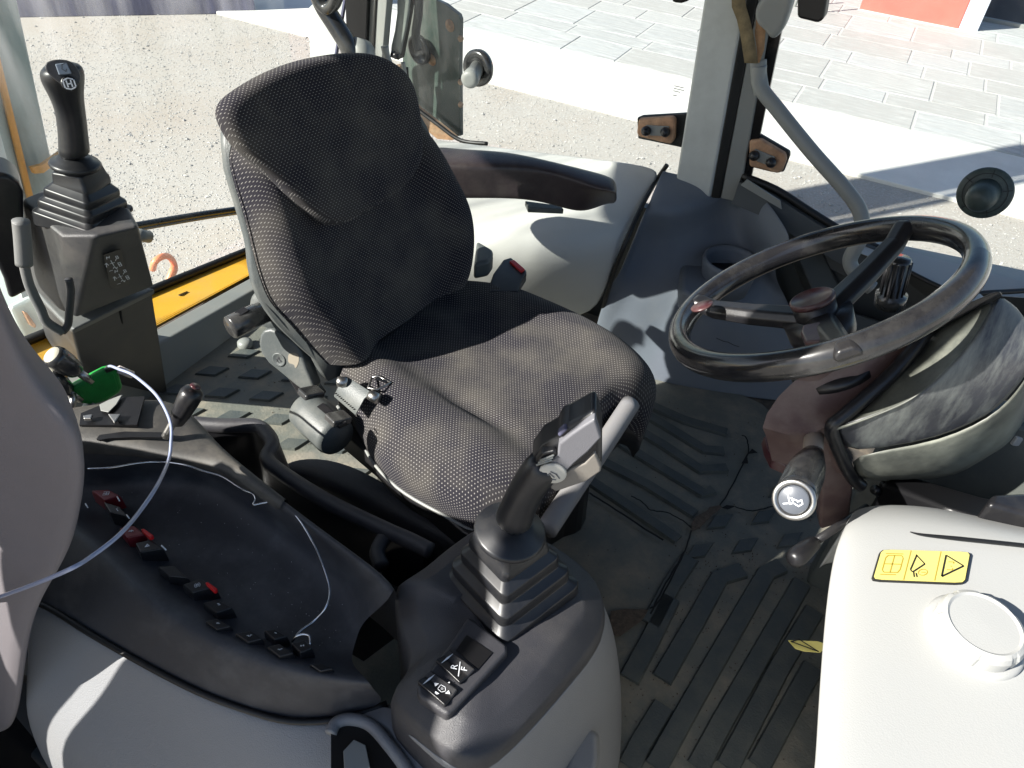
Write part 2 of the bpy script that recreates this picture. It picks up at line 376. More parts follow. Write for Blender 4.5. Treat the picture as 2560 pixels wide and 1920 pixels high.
# stamped paving: bed + one object per stone
pv = mk('pavement', prism([V(-30, KY1+.002, GZ+.031), V(30, KY1+.002, GZ+.031), V(30, 40, GZ+.031), V(-30, 40, GZ+.031)], (0, 0, -.2)), M['grout'], smooth=False, origin=V(0, 9, GZ)); tag(pv, kind='structure')
def pavers():
    rg = random.Random(11); y = KY1+.012; n = 0; cache = {}
    row = 0
    while y < 12.9 and n < 298:
        h = (.50, .32, .62, .40)[row % 4]
        xr = -1.0+(y-7)*-.25 - 6.6
        x = xr - rg.uniform(0, .5)
        xe = 2.2+(y-7)*.25
        while x < xe and n < 298:
            w = rg.choice((.56, .70, .84, .98, 1.15))
            key = (w, h)
            if key not in cache:
                a, b_ = w/2-.009, h/2-.003; bv = .006
                L0 = [V(-a, -b_, -.03), V(a, -b_, -.03), V(a, b_, -.03), V(-a, b_, -.03)]
                L1 = [V(-a, -b_, -.004), V(a, -b_, -.004), V(a, b_, -.004), V(-a, b_, -.004)]
                L2 = [V(-a+bv, -b_+bv, 0), V(a-bv, -b_+bv, 0), V(a-bv, b_-bv, 0), V(-a+bv, b_-bv, 0)]
                v, f = loft([L0, L1, L2])
                cache[key] = []
                for mi in range(5):
                    me = bpy.data.meshes.new('paving_stone'); me.from_pydata([tuple(p) for p in v], [], f); me.materials.append(PAV[mi]); cache[key].append(me)
            o = bpy.data.objects.new('paving_stone', rg.choice(cache[key])); COL.objects.link(o); o.parent = pv
            o.location = V(x+w/2, y+h/2, GZ+.036+rg.uniform(-.0012, .0012)) - WL[pv]; o.rotation_euler = (rg.uniform(-.003, .003), rg.uniform(-.003, .003), 0)
            x += w; n += 1
        y += h; row += 1
pavers()
# far blue-grey upright band upper left
a = Pz(-420, 52, GZ); b = Pz(640, 34, GZ); a.z = b.z = GZ; d = (b-a).normalized(); nn = V(-d.y, d.x, 0)
if nn.y < 0 and nn.x > 0: nn = -nn
w = mk('far_band', prism([a-d*6, b, b+V(-.25, .1, 0), a-d*6+V(-.25, .1, 0)], (0, 0, 1.3)), M['wall'], smooth=False, bevel=.01)
tag(w, 'low blue grey band beyond the gravel yard behind the machine', 'wall')
# red cabinet and its white plinth, top right
r0 = Pz(2145, 32, GZ); r1 = Pz(2391, 82, GZ); dx = (r1-r0).normalized(); dy = V(-dx.y, dx.x, 0)
RC = thing('display_cabinet', 'red painted cabinet standing on the pale paving, sunlit front', 'cabinet', (r0+r1)/2)
mk('body', prism([r0, r1, r1+dy*.55, r0+dy*.55], (0, 0, 1.5)), M['redpaint'], RC, smooth=False, bevel=.008)
mk('plinth', prism([r0-dy*.03-dx*.01, r1-dy*.03+dx*.01, r1+dy*.56+dx*.01, r0+dy*.56-dx*.01], (0, 0, .045)), M['kerb'], RC, smooth=False, bevel=.004)
mk('cabinet_side', prism([r1+dx*.004, r1+dx*.20+dy*.1, r1+dx*.20+dy*.5, r1+dx*.004+dy*.5], (0, 0, 1.42)), M['wallwhite'], RC, smooth=False, bevel=.006)
k0 = Pz(2447, 45, GZ+.05); k1 = Pz(2600, 74, GZ+.05); dk = (k1-k0).normalized(); dn = V(-dk.y, dk.x, 0)
TY = thing('dark_ramp', 'dark grey ramp panel lying beside the red cabinet at the picture edge', 'ramp', (k0+k1)/2)
mk('deck', prism([k0, k1+dk*1.5, k1+dk*1.5+dn*1.6+V(0, 0, .5), k0+dn*1.6+V(0, 0, .5)], (0, 0, -.09)), M['asphalt'], TY, smooth=False, bevel=.01)
mk('kerb_bar', box((k0+k1)/2+dk*.7-dn*.03+V(0, 0, .0), (2.2, .05, .06), frame((0, 0, 1), dk)), M['greym'], TY, smooth=False, bevel=.006)
# little trestle seen left of the cabinet
q = Pz(1985, 25, GZ); 
TR = thing('trestle_stand', 'small grey steel frame stand on the paving left of the red cabinet', 'stand', q)
for ddx in (0, .34):
    mk('leg', tube([q+V(ddx, 0, 0), q+V(ddx, .1, .5)], .015, 6, 0), M['greym'], TR)
mk('foot_bar', tube([q+V(-.05, 0, .02), q+V(.5, -.02, .02)], .018, 6, 0), M['greym'], TR)

# =================================================================== BACKHOE BOOM behind the cab
BX = -3.0
def bp(u, v, x=BX): return Px(u, v, x)
b0 = bp(-60, 560); 
BO = thing('backhoe_boom', 'tall grey green boom column with worn orange edges behind the cab', 'boom', V(BX, 2.0, GZ))
cl = []
lowR, topR = Px(165, 560, BX), Px(38, -30, BX); lowM, topM = Px(86, 560, BX), Px(-58, -30, BX); lowL, topL = Px(50, 560, BX+.05), Px(-110, -30, BX+.05)
def ext(a, b, z): t = (z-a.z)/(b.z-a.z); return a+(b-a)*t
zb, zt = GZ+.02, 3.4
def bq(z): 
    R_, M_, L_ = ext(lowR, topR, z), ext(lowM, topM, z), ext(lowL, topL, z)
    return [R_, M_, L_, L_+V(-.28, .0, 0), R_+V(-.28, .02, 0)]
mk('boom_body', loft([bq(zb), bq(zt)]), M['boom'], BO, smooth=False, bevel=.012)
e0, e1 = ext(lowM, topM, zb), ext(lowM, topM, zt)
mk('edge_stripe', tube([e0+V(.012, 0, 0), e1+V(.012, 0, 0)], .014, 6, 0), M['orange'], BO)
L0, L1 = ext(lowL, topL, zb), ext(lowL, topL, zt)
mk('side_plate', prism([L0+V(.01, -.0, 0), L0+V(.01, -.09, 0), L1+V(.01, -.09, 0), L1+V(.01, 0, 0)], (.02, 0, 0)), M['boomlight'], BO, smooth=False)
bandp = [Px(70, 415, BX+.03), Px(78, 432, BX+.03), Px(102, 430, BX+.03), Px(160, 385, BX+.02), Px(155, 368, BX+.02), Px(98, 408, BX+.03)]
mk('orange_clip', prism(bandp, (.02, 0, 0)), M['orange'], BO, smooth=False, bevel=.004)
# stabiliser/knee further behind: its top throws the long shadow on the gravel
hp = zz((0, 420, 2.37), [(905, 600), (915, 560), (950, 530), (990, 522), (1020, 545), (1035, 590), (1025, 625), (1005, 650)])
h = mk('hydraulic_hose', tube([Px(u, v, -2.0+.02*math.sin(i)) for i, (u, v) in enumerate(hp)]+[V(-2.02, 1.2, -.5)], .011, 8), M['hose'])
tag(h, 'looped orange hose end showing behind the rear window', 'hose')

# =================================================================== CAB SHELL
fl = mk('cab_floor', prism([V(-1.63, .22, 0), V(.95, .22, 0), V(.95, 1.80, 0), V(-1.63, 1.80, 0)], (0, 0, -.06)), M['floor'], smooth=False, origin=V(0, 1, 0)); tag(fl, kind='structure')
# roof (out of frame above, throws the shade inside; liner darkened to cut bounce)
rf = thing('cab_roof', 'cab roof with darkened liner above the seat, out of the picture', 'roof', V(-.6, 1, 1.75))
rc = [V(-1.80+.16*(1-math.cos(a)), .05+.16*(1-math.sin(a)), 1.72) for a in [i*PI/2/8 for i in range(9)]]
mk('roof_panel', prism(rc+[V(.60, .05, 1.72), V(.60, 1.90, 1.72), V(-1.80, 1.90, 1.72)], (0, 0, .07)), M['roof'], rf, smooth=False, bevel=.01)
# unseen open door added to shade the near console, gaps leaving sun strips
DR = thing('shade_door', 'unseen open cab door added to shade the near console', 'door', V(-.95, -.1, -.2))
mk('door_shade_board', prism([V(-.955, -.075, -.3), V(-.955, .16, -.3), V(-.955, .16, .80), V(-.955, -.075, .95)], (-.02, 0, 0)), M['frit'], DR, smooth=False)
mk('door_skin', prism([V(-.95, -.14, -.3), V(-.97, -.75, -.3), V(-.97, -.75, .95), V(-.95, -.14, .95)], (-.035, 0, 0)), M['yellow'], DR, smooth=False, bevel=.01)
mk('door_frame', prism([V(-.955, -.09, .95), V(-.955, -.22, .95), V(-.955, -.22, 1.55), V(-.955, -.09, 1.62)], (-.03, 0, 0)), M['frit'], DR, smooth=False)
mk('door_frame', prism([V(-.965, -.62, .95), V(-.965, -.75, .95), V(-.965, -.75, 1.45), V(-.965, -.62, 1.50)], (-.03, 0, 0)), M['frit'], DR, smooth=False)
mk('door_top', prism([V(-.96, -.22, 1.40), V(-.96, -.62, 1.36), V(-.96, -.62, 1.50), V(-.96, -.22, 1.56)], (-.03, 0, 0)), M['frit'], DR, smooth=False)
mk('door_shade_blind', prism([V(-.958, -.22, .95), V(-.962, -.62, .95), V(-.962, -.62, 1.24), V(-.958, -.22, 1.30)], (-.01, 0, 0)), M['asphalt'], DR, smooth=False)

# unseen rear wheel, chassis and step, added to block ground bounce
CH = thing('chassis', 'black chassis side with step, added unseen below the door to block bounce', 'chassis', V(0, .2, -.5))
RW = mk('wheel', lathe(V(-1.55, -.12, GZ+.80), (0, -1, 0), [(.45, 0), (.70, .02), (.79, .08), (.80, .22), (.79, .36), (.70, .44), (.45, .46)], 40), M['asphalt'], CH)
mk('wheel_rim', lathe(V(-1.55, -.20, GZ+.80), (0, -1, 0), [(.44, 0), (.44, .30), (.30, .22), (.12, .20), (.10, .30), (0, .30)], 32), M['yellow'], RW)
mk('bounce_frame', prism([V(-1.5, .14, -.75), V(2.6, .14, -.75), V(2.6, 1.9, -.75), V(-1.5, 1.9, -.75)], (0, 0, .66)), M['asphalt'], CH, smooth=False, bevel=.01)
mk('step', prism([V(-.62, -.30, -.46), V(.75, -.30, -.46), V(.75, .13, -.46), V(-.62, .13, -.46)], (0, 0, .04)), M['asphalt'], CH, smooth=False, bevel=.01)
mk('bounce_tank', prism([V(-.60, -.28, -.98), V(1.4, -.28, -.98), V(1.4, .12, -.98), V(-.60, .12, -.98)], (0, 0, .40)), M['asphalt'], CH, smooth=False, bevel=.04, seg=3)

bw = mk('lower_side_wall', prism([V(-1.6, 1.86, -.06), V(1.0, 1.86, -.06), V(1.0, 1.89, -.06), V(-1.6, 1.89, -.06)], (0, 0, .42)), M['interior'], smooth=False, origin=V(0, 1.83, 0)); tag(bw, kind='structure')
# --- far side wall: shelf + moulded panel
SY = 1.80
def dz(l): return [D(u, v, z) for u, v, z in l]
SH = thing('side_shelf', 'pale moulded shelf along the far wall, sunlit behind the armrest', 'shelf', V(-.9, 1.6, 0))
def bez(a, b): return [Vector(a), Vector(b)]
s0 = [Dy(700, 258, SY), Dy(860, 288, SY), Dy(990, 303, SY), Dy(1140, 322, SY), Dy(1300, 341, SY), Dy(1440, 360, SY)]
s1 = dz([(700, 300, .47), (830, 330, .475), (960, 345, .475), (1120, 365, .475), (1280, 385, .475), (1418, 392, .475)])
s2 = dz([(700, 400, .44), (830, 430, .45), (930, 450, .455), (1080, 480, .455), (1230, 495, .455), (1385, 450, .455)])
s3 = dz([(700, 480, .38), (830, 480, .40), (930, 500, .40), (1060, 530, .40), (1200, 555, .40), (1352, 525, .40)])
s4 = dz([(700, 560, .34), (830, 560, .34), (930, 570, .34), (1060, 585, .34), (1190, 600, .33), (1326, 590, .31)])
s5 = dz([(700, 700, .08), (830, 700, .08), (930, 700, .08), (1050, 700, .08), (1160, 700, .08), (1296, 690, .13)])
mk('shelf_top', sheet([s0, s1, s2, s3, s4, s5]), M['shelf'], SH, sub=2, solid=.008)
sl = [a.lerp(b, .5)+V(.0, 0, .004) for a, b in ((s0[5], s0[5]), (s1[5], s1[5]), (s2[5], s2[5]), (s3[5], s3[5]), (s4[5], s4[5]), (s5[5], s5[5]))]
mk('gap_seal', tube(sl, .006, 8, 6), M['seal'], SH)
c7 = (1480, 420, 2.86)
def q7(l): return [Pz(u, v, z) for u, v, z in zz(c7, l)]
FP = thing('cup_holder_moulding', 'moulded panel, shade painted in as blue grey, with cup holder between pillar and floor', 'panel', V(-.2, 1.6, 0))
dv = [s0[5]+V(.01, .0, 0), s1[5]+V(.012, 0, .002), s2[5]+V(.014, 0, .002), s3[5]+V(.014, 0, .002), s4[5]+V(.014, 0, .002), s5[5]+V(.014, 0, 0)]
rows = [
 [dv[0]]+q7([(480, 20, .50), (700, 60, .50), (880, 110, .50), (1080, 120, .50), (1230, 200, .50), (1330, 330, .50), (1450, 520, .49)]),
 [dv[1]]+q7([(420, 200, .475), (600, 190, .475), (800, 160, .48), (1010, 160, .48), (1160, 240, .48), (1260, 380, .475), (1385, 570, .46)]),
 [dv[2]]+q7([(370, 290, .455), (540, 335, .455), (760, 280, .455), (960, 215, .46), (1110, 270, .455), (1215, 430, .45), (1345, 630, .44)]),
 [dv[3]]+q7([(330, 400, .39), (500, 440, .395), (720, 400, .405), (920, 330, .415), (1070, 370, .41), (1190, 520, .40), (1320, 720, .39)]),
 [dv[4]]+q7([(240, 620, .31), (430, 640, .32), (650, 620, .335), (850, 570, .345), (1050, 560, .345), (1190, 680, .335), (1330, 820, .32)]),
 [Pz(*zz(c7, [(130, 820)])[0], .25)]+q7([(240, 840, .25), (420, 850, .255), (650, 880, .265), (850, 960, .26), (1060, 980, .26), (1230, 960, .255), (1400, 940, .25)]),
 [Pz(*zz(c7, [(60, 1000)])[0], .18)]+q7([(200, 1060, .17), (400, 1120, .16), (640, 1180, .16), (860, 1220, .16), (1090, 1240, .16), (1280, 1230, .16), (1500, 1200, .16)]),
 [Pz(*zz(c7, [(10, 1200)])[0], .08)]+q7([(160, 1300, .07), (380, 1390, .06), (620, 1450, .05), (900, 1500, .045), (1180, 1540, .04), (1450, 1560, .04), (1750, 1570, .04)]),
 [Pz(*zz(c7, [(0, 1330)])[0], .005)]+q7([(150, 1420, .005), (370, 1500, .005), (600, 1560, .005), (900, 1610, .005), (1180, 1650, .005), (1450, 1680, .005), (1750, 1690, .005)]),
]
mk('panel_shell', sheet(rows), M['panel'], FP, sub=3, solid=.006)
cc = q7([(1000, 655, .365)])[0]
mk('cup_holder', lathe(cc, (0, 0, 1), [(.052, -.085), (.060, -.085), (.072, -.008), (.070, .002), (.064, .002), (.058, -.012), (.050, -.08)], 36), M['panel'], FP)
mk('holder_well', lathe(cc+V(0, 0, -.04), (0, 0, 1), [(.056, 0), (.0, .001)], 32), M['black'], FP)
pc = [Pz(u, v, .318) for u, v in zz(c7, [(640, 650), (760, 640), (905, 700), (925, 780), (850, 900), (740, 925), (640, 870)])]
mk('pocket', prism(pc, (0, 0, -.06)), M['panel'], FP, bevel=.012, seg=3)
mk('scuff', strokes([[(-.03, .002), (-.01, 0), (.0, .002), (.02, -.001), (.03, 0)]], q7([(970, 1250, .165)])[0], (1, 0, 0), (0, .6, .8), .0016, .004), M['crack'], FP)

# --- far B pillar
c5 = (1580, 0, 3.456)
PB = thing('cab_pillar', 'broad grey cab pillar with dark rubber edge rising from the far shelf', 'pillar', V(-.4, 1.8, .45))
def up5(bot, top):
    b = Py(*zz(c5, [bot])[0], SY-.005); t = Py(*zz(c5, [top])[0], SY-.005)
    return ext(b, t, .47), ext(b, t, 1.72)
A0, A1 = up5((380, 1530), (620, 0)); B0, B1 = up5((690, 1645), (985, 0)); 
bk = V(0, .07, 0)
pf = [A0, B0+V(0, -.05, 0)*0, B0+bk, A0+bk]; pt = [A1, B1, B1+bk, A1+bk]
mk('pillar_body', loft([pf, pt]), M['pillar'], PB, smooth=True, bevel=.008, seg=3)
C0, C1 = up5((775, 1600), (1075, 0)); E0, E1 = up5((940, 1570), (1215, 0)); G0, G1 = up5((1010, 1560), (1330, 0))
o_ = V(0, .012, 0)
mk('rubber_edge', loft([[B0+o_*.2, C0+o_, C0+o_*5, B0+o_*5], [B1+o_*.2, C1+o_, C1+o_*5, B1+o_*5]]), M['seal'], PB, smooth=False, bevel=.004)
mk('door_frame', loft([[C0+o_*1.2, E0+o_*1.6, E0+o_*5, C0+o_*5], [C1+o_*1.2, E1+o_*1.6, E1+o_*5, C1+o_*5]]), M['greym'], PB, smooth=False, bevel=.004)
mk('glass_band', loft([[E0+o_*2, G0+o_*2, G0+o_*3, E0+o_*3], [E1+o_*2, G1+o_*2, G1+o_*3, E1+o_*3]]), M['frit'], PB, smooth=False)
# hinge plates
def hinge(label, platepts, backpts, balls, y):
    bpv = [Py(u, v, y+.022) for u, v in zz(c5, backpts)]; T = mk('hinge', prism(bpv, (0, .012, 0)), M['black'], PB, smooth=False, bevel=.004); T['label'] = label
    pp = [Py(u, v, y) for u, v in zz(c5, platepts)]; mk('plate', prism(pp, (0, .018, 0)), M['rust'], T, smooth=False, bevel=.006, seg=3)
    bb = [Py(u, v, y-.006) for u, v in zz(c5, balls)]
    c0, c1 = bb; ax = (c1-c0).normalized()
    mk('pad', box((c0+c1)/2+V(0, .004, .0), ((c1-c0).length*1.2, .026, .006), Matrix((ax, V(0, 0, 1), V(0, -1, 0))).transposed()), M['greym'], T, smooth=False, bevel=.002)
    for b in bb:
        mk('stud', lathe(b, (0, -1, 0), [(.010, -.004), (.012, .0), (.0125, .006), (.009, .0135), (.004, .0165), (0, .017)], 16), M['black'], T)
hinge('dusty orange hinge plate with two black studs left of the post',
      [(55, 1030), (345, 1010), (372, 1035), (365, 1210), (330, 1250), (60, 1185), (38, 1150)], [(40, 1020), (90, 1000), (520, 975), (480, 1290), (350, 1262), (50, 1200)], [(125, 1128), (292, 1138)], SY+.012)
hinge('dusty orange hinge plate with two black studs right of the post',
      [(1010, 1215), (1110, 1205), (1320, 1330), (1335, 1380), (1290, 1495), (1245, 1500), (1010, 1440)], [(1000, 1160), (1090, 1150), (1365, 1310), (1365, 1350), (1310, 1490), (1200, 1490), (1000, 1440)], [(1060, 1340), (1205, 1400)], SY+.012)
# strap hung on the pillar
ST = thing('webbing_strap', 'frayed tan webbing strap looped on the grab rail by the pillar', 'strap', Py(1880, 130, SY-.05))
def ribbon(pts, w, th=.002):
    return loft([[a, b, b+V(0, th, 0), a+V(0, th, 0)] for a, b in pts])
l5 = lambda l, y: [Py(u, v, y) for u, v in zz(c5, l)]
fa = l5([(860, -30), (862, 60), (905, 170), (935, 300), (955, 430), (972, 545)], SY-.055); fb = l5([(975, -30), (985, 60), (1015, 160), (1045, 280), (1070, 420), (1088, 548)], SY-.055)
mk('front_fold', ribbon(list(zip(fa, fb)), 0), M['strap'], ST)
ga = l5([(1075, 150), (1070, 210), (1060, 300), (1075, 400), (1088, 540)], SY-.045); gb = l5([(1200, 60), (1160, 150), (1150, 300), (1140, 430), (1100, 545)], SY-.045)
mk('back_fold', ribbon(list(zip(ga, gb)), 0), M['strap2'], ST)
kn = l5([(1250, 90)], SY-.04)[0]
mk('knot', pillow([kn+V(.035*math.cos(a)*random.uniform(.8, 1.2), 0, .05*math.sin(a)*random.uniform(.8, 1.2)) for a in [i*PI/5 for i in range(10)]], (0, -1, 0), .02, .02, 30), M['greym'], ST, sub=1)
# grab rail
GR = thing('grab_rail', 'bent grey steel grab rail running from the pillar down behind the wheel', 'grab rail', Py(2150, 600, 1.7))
tp = [Py(1898, 165, SY-.035), Py(1900, 215, SY-.04), Py(1945, 275, SY-.05), Py(2030, 380, SY-.07), Py(2110, 470, SY-.09), Py(2150, 530, SY-.10), Py(2153, 590, SY-.11), Py(2125, 650, SY-.12), Py(2145, 690, SY-.13), Py(2180, 720, SY-.13)]
mk('rail', tube(tp, .0165, 14, 8), M['greym'], GR)
mk('flattened_end', tube([Py(1896, 150, SY-.03), Py(1897, 190, SY-.036), Py(1905, 235, SY-.042)], .018, 12, 6, flat=.5, up=(0, 1, 0)), M['greym'], GR)

# --- far windows (two panes), sill trim
def pane(name, label, pts, m): 
    o = mk(name, ([Vector(p) for p in pts], [tuple(range(len(pts)))]), m, smooth=False); tag(o, label, 'window'); return o
pane('window_pane', 'clear far side window pane between rear post and grey pillar', [V(-1.42, SY+.03, .40), V(-.40, SY+.03, .47), V(-.30, SY+.03, 1.72), V(-1.42, SY+.03, 1.72)], M['glass'])
pane('window_pane', 'clear far side window pane right of the grey pillar behind the wheel', [V(-.33, SY+.03, .45), V(.80, SY+.03, .40), V(.80, SY+.03, 1.72), V(-.22, SY+.03, 1.72)], M['glass'])
st_ = thing('window_sill_trim', 'dark sill strip under the far window, right of the pillar', 'sill', V(0, SY, .45))
z5 = [Py(u, v, SY) for u, v in zz((1700, 0, 2.572), [(380, 1170), (600, 1260), (820, 1400), (1050, 1540), (1300, 1660)])]
z5b = [p+V(0, -.02, -.05) for p in z5]
mk('sill_lip', loft([[a+V(0, .03, 0), a, b, b+V(0, .05, 0)] for a, b in zip(z5, z5b)]), M['interior'], st_, smooth=False)
mk('sill_seal', tube([p+V(0, .02, .008) for p in z5], .010, 8, 4), M['seal'], st_)
mk('sill_bracket', prism([z5[1]+V(-.07, -.012, .03), z5[1]+V(.02, -.012, .0), z5[1]+V(.03, -.012, -.02), z5[1]+V(-.08, -.012, .012)], (0, -.004, 0)), M['greym'], st_, smooth=False)
# far/front body beyond the panel: dark sloping sill, hinge tape, light trim
FW = thing('front_side_trim', 'dark front corner trim with pale ledge behind the steering wheel', 'trim', V(.3, 1.6, .3))
mk('corner_post', loft([dz([(1640, 425, .46), (1700, 430, .47), (1740, 470, .47), (1690, 480, .45)]), dz([(1800, 760, .12), (1880, 740, .12), (1900, 790, .12), (1830, 800, .12)])]), M['interior'], FW, smooth=False, bevel=.006)
mk('lower_sheet', sheet([dz([(1690, 440, .47), (1860, 520, .46), (2050, 600, .45), (2300, 640, .45)]), dz([(1760, 560, .36), (1900, 620, .34), (2060, 680, .32), (2300, 720, .3)])]), M['interior'], FW, smooth=False, solid=.01)
mk('lower_wall', sheet([dz([(1755, 640, .30), (1840, 672, .28), (1920, 700, .28), (2080, 712, .28), (2300, 720, .28)]), dz([(1780, 760, .12), (1860, 790, .12), (1940, 800, .12), (2100, 800, .12), (2300, 800, .12)]), dz([(1800, 870, .02), (1880, 890, .02), (1960, 900, .02), (2100, 900, .02), (2300, 900, .02)])]), M['interior'], FW, solid=.01)
mk('pale_ledge', loft([dz([(1840, 540, .45), (1900, 520, .46), (2290, 600, .47), (2290, 650, .46), (2060, 632, .45)]), dz([(1840, 540, .40), (1900, 520, .41), (2290, 600, .42), (2290, 650, .41), (2060, 632, .40)])]), M['white'], FW, smooth=False, bevel=.004)
mk('ledge_seal', tube([D(1940, 575, .46), D(2060, 632, .46), D(2140, 632, .47), D(2300, 622, .47)], .006, 8, 5), M['seal'], FW)
mk('yellow_strut', loft([dz([(1772, 605, .3), (1790, 602, .3), (1790, 612, .3), (1775, 615, .3)]), dz([(1800, 665, .2), (1826, 655, .2), (1826, 675, .2), (1804, 680, .2)])]), M['yellow'], FW, smooth=False)
mk('white_rag', pillow(dz([(2020, 680, .45), (2060, 640, .46), (2120, 640, .46), (2110, 680, .45), (2050, 710, .44), (2000, 715, .44)]), (0, -.6, .8), .02, .02, 40), M['white'], FW)

# window latches (round black knobs on the glass)
def knob1():
    c = Py(*zz((760, 0, 4.148), [(1800, 705)])[0], SY+.01); ax = V(-.15, -1, .12)
    T = thing('window_latch', 'black round window latch with long stem near the rear mudguard', 'latch', c)
    mk('disc', lathe(c, ax, [(.040, -.012), (.047, -.008), (.047, .004), (.040, .010), (.030, .010), (.028, .006), (.018, .006), (0, .006)], 36), M['rail'], T)
    e = Py(*zz((760, 0, 4.148), [(1715, 830)])[0], SY-.075)
    d = (e-c)
    mk('stem', lathe(c, d, [(.020, 0), (.019, d.length*.6), (.022, d.length*.62), (.0235, d.length*.95), (.019, d.length*1.03), (.010, d.length*1.04), (0, d.length*1.04)], 28), M['greym'], T)
def knob2():
    c = Py(*zz((2080, 380, 3.95), [(1510, 405)])[0], SY+.01); ax = V(-.12, -1, .25)
    T = thing('window_latch', 'dusty dark green round window latch with short dome above the steering wheel', 'latch', c)
    gm = mat('latch_green_black', (.035, .05, .046), .45, dust=(.2, .24, .2), damt=.4, dscale=20)
    mk('disc', lathe(c, ax, [(.046, -.014), (.053, -.010), (.054, .0), (.050, .005), (.030, .006), (0, .006)], 40), gm, T)
    e = Py(*zz((2080, 380, 3.95), [(1440, 490)])[0], SY-.05); d = e-c
    mk('dome', lathe(c, d, [(.032, .0), (.030, d.length*.55), (.026, d.length*.85), (.018, d.length*1.0), (.006, d.length*1.04), (0, d.length*1.04)], 30), gm, T)
    R = frame(ax)
    ring = [(.042*math.cos(t), .042*math.sin(t)) for t in [i*2*PI/36 for i in range(37)]]
    seg_ = [[(.034*math.cos(t), .034*math.sin(t)), (.050*math.cos(t), .050*math.sin(t))] for t in (.4, 1.6, 2.7, 4.1, 5.2)]
    mk('moulded_rib', strokes([ring]+seg_, c+R.col[2]*.0058, R.col[0], R.col[1], .0015, .0012), M['seal'], T)
knob1(); knob2()

# --- small paper label on the far glass (printed marks)
ca = (1580, 0, 3.456)
lb = [Py(u, v, SY+.026) for u, v in zz(ca, [(350, 735), (450, 735), (465, 860), (345, 850)])]
LB = thing('glass_marking', 'small black manufacturer print on the window glass left of the pillar', 'marking', lb[0])
lines = []
rg = random.Random(5)
for yy, wd in ((0, .022), (-.006, .026), (-.012, .016), (-.022, .010)):
    x = -.013
    while x < -.013+wd: lines.append([(x, yy), (x+.0012, yy+.0012), (x+.002, yy-.0006)]); x += .0030
mk('print', strokes(lines, sum(lb, Vector())/4+V(0, -.0, .012), (1, 0, 0), (0, 0, 1), .0011), M['blackprint'], LB)

# --- rear far corner: post, mudguard seen through the glass, wiper arm, hooks
c4 = (760, 0, 4.148)
def y4(l, y): return [Py(u, v, y) for u, v in zz(c4, l)]
def upz(b, t, z0, z1): return ext(b, t, z0), ext(b, t, z1)
RP = thing('rear_corner_post', 'dark rear corner post of the cab behind the seat head', 'post', V(-1.45, SY, .4))
def post(name, xl0, xr0, xl1, xr1, y, m, th=.03):
    a0, = y4([xl0], y); b0, = y4([xr0], y); a1, = y4([xl1], y); b1, = y4([xr1], y)
    a0, a1 = ext(a0, a1, .35), ext(a0, a1, 1.72); b0, b1 = ext(b0, b1, .35), ext(b0, b1, 1.72)
    mk(name, loft([[a0, b0, b0+V(0, th, 0), a0+V(0, th, 0)], [a1, b1, b1+V(0, th, 0), a1+V(0, th, 0)]]), m, RP, smooth=False, bevel=.003)
post('post_body', (440, 500), (640, 500), (425, 0), (660, 0), SY-.01, M['frit'])
post('post_channel', (640, 500), (820, 500), (655, 0), (862, 0), SY+.004, M['greym'])
post('channel_seal', (705, 500), (722, 500), (732, 0), (748, 0), SY-.0, M['seal'], .004)
post('blue_seal', (320, 500), (345, 500), (400, 0), (430, 0), SY+.0, M['wall'], .01)
MG = thing('mudguard', 'scratched dusty grey mudguard plate hanging outside the rear side window', 'mudguard', V(-1.2, 2.0, -.2))
gp = [Pl(u, v, V(-1.1, 1.98, .5), V(.25, 1, .1)) for u, v in zz(c4, [(1090, 230), (1140, 60), (1180, -60), (1330, -20), (1460, 40), (1600, 150), (1618, 200), (1612, 700), (1620, 1410), (1560, 1420), (1300, 1220), (1120, 1100), (1060, 1040), (1020, 700), (1020, 500)])]
mk('plate', prism(gp, (.004, .014, 0)), M['plate'], MG, smooth=False, bevel=.002)
for u, v in ((1515, 265), (1325, 620)):
    c = Pl(*zz(c4, [(u, v)])[0], V(-1.1, 1.98, .5), V(.25, 1, .1))
    mk('rusty_bolt', lathe(c, (-.25, -1, -.1), [(.018, 0), (.018, .002), (.010, .003), (.010, .008), (0, .009)], 12), M['rust'], MG)
for u, v in ((1625, 400), (1625, 850), (1625, 1085)):
    c = Pl(*zz(c4, [(u, v)])[0], V(-1.1, 1.98, .5), V(.25, 1, .1))
    mk('edge_bolt', ball(c, .009, 10), M['rust'], MG)
cg = Pl(*zz(c4, [(1210, 510)])[0], V(-1.1, 1.96, .5), V(.25, 1, .1))
mk('grommet', lathe(cg, (-.25, -1, -.1), [(.044, 0), (.044, .012), (.036, .014), (.034, .002), (0, .002)], 32), M['black'], MG)
rg = random.Random(9); ss = []
for k in range(6):
    x, y = rg.uniform(-.02, .08), rg.uniform(-.25, -.05); ln = [(x, y)]
    for i in range(6): x += rg.uniform(0, .010); y -= rg.uniform(.006, .018); ln.append((x, y))
    ss.append(ln)
mk('scratch', strokes(ss, cg+V(.0, -.012, -.06), V(1, -.25, 0), V(0, -.1, 1), .0016, .003), M['light'], MG)
bg = [Py(u, v, 1.92) for u, v in zz(c4, [(930, 685), (1000, 680), (1100, 1045), (1180, 1130), (1400, 1300), (1560, 1430), (1540, 1455), (1380, 1440), (1150, 1250), (950, 1000)])]
fb_ = mk('rear_fender', prism(bg, (0, .02, 0)), M['rust'], smooth=False); tag(fb_, 'dusty orange brown fender corner outside below the mudguard', 'fender')
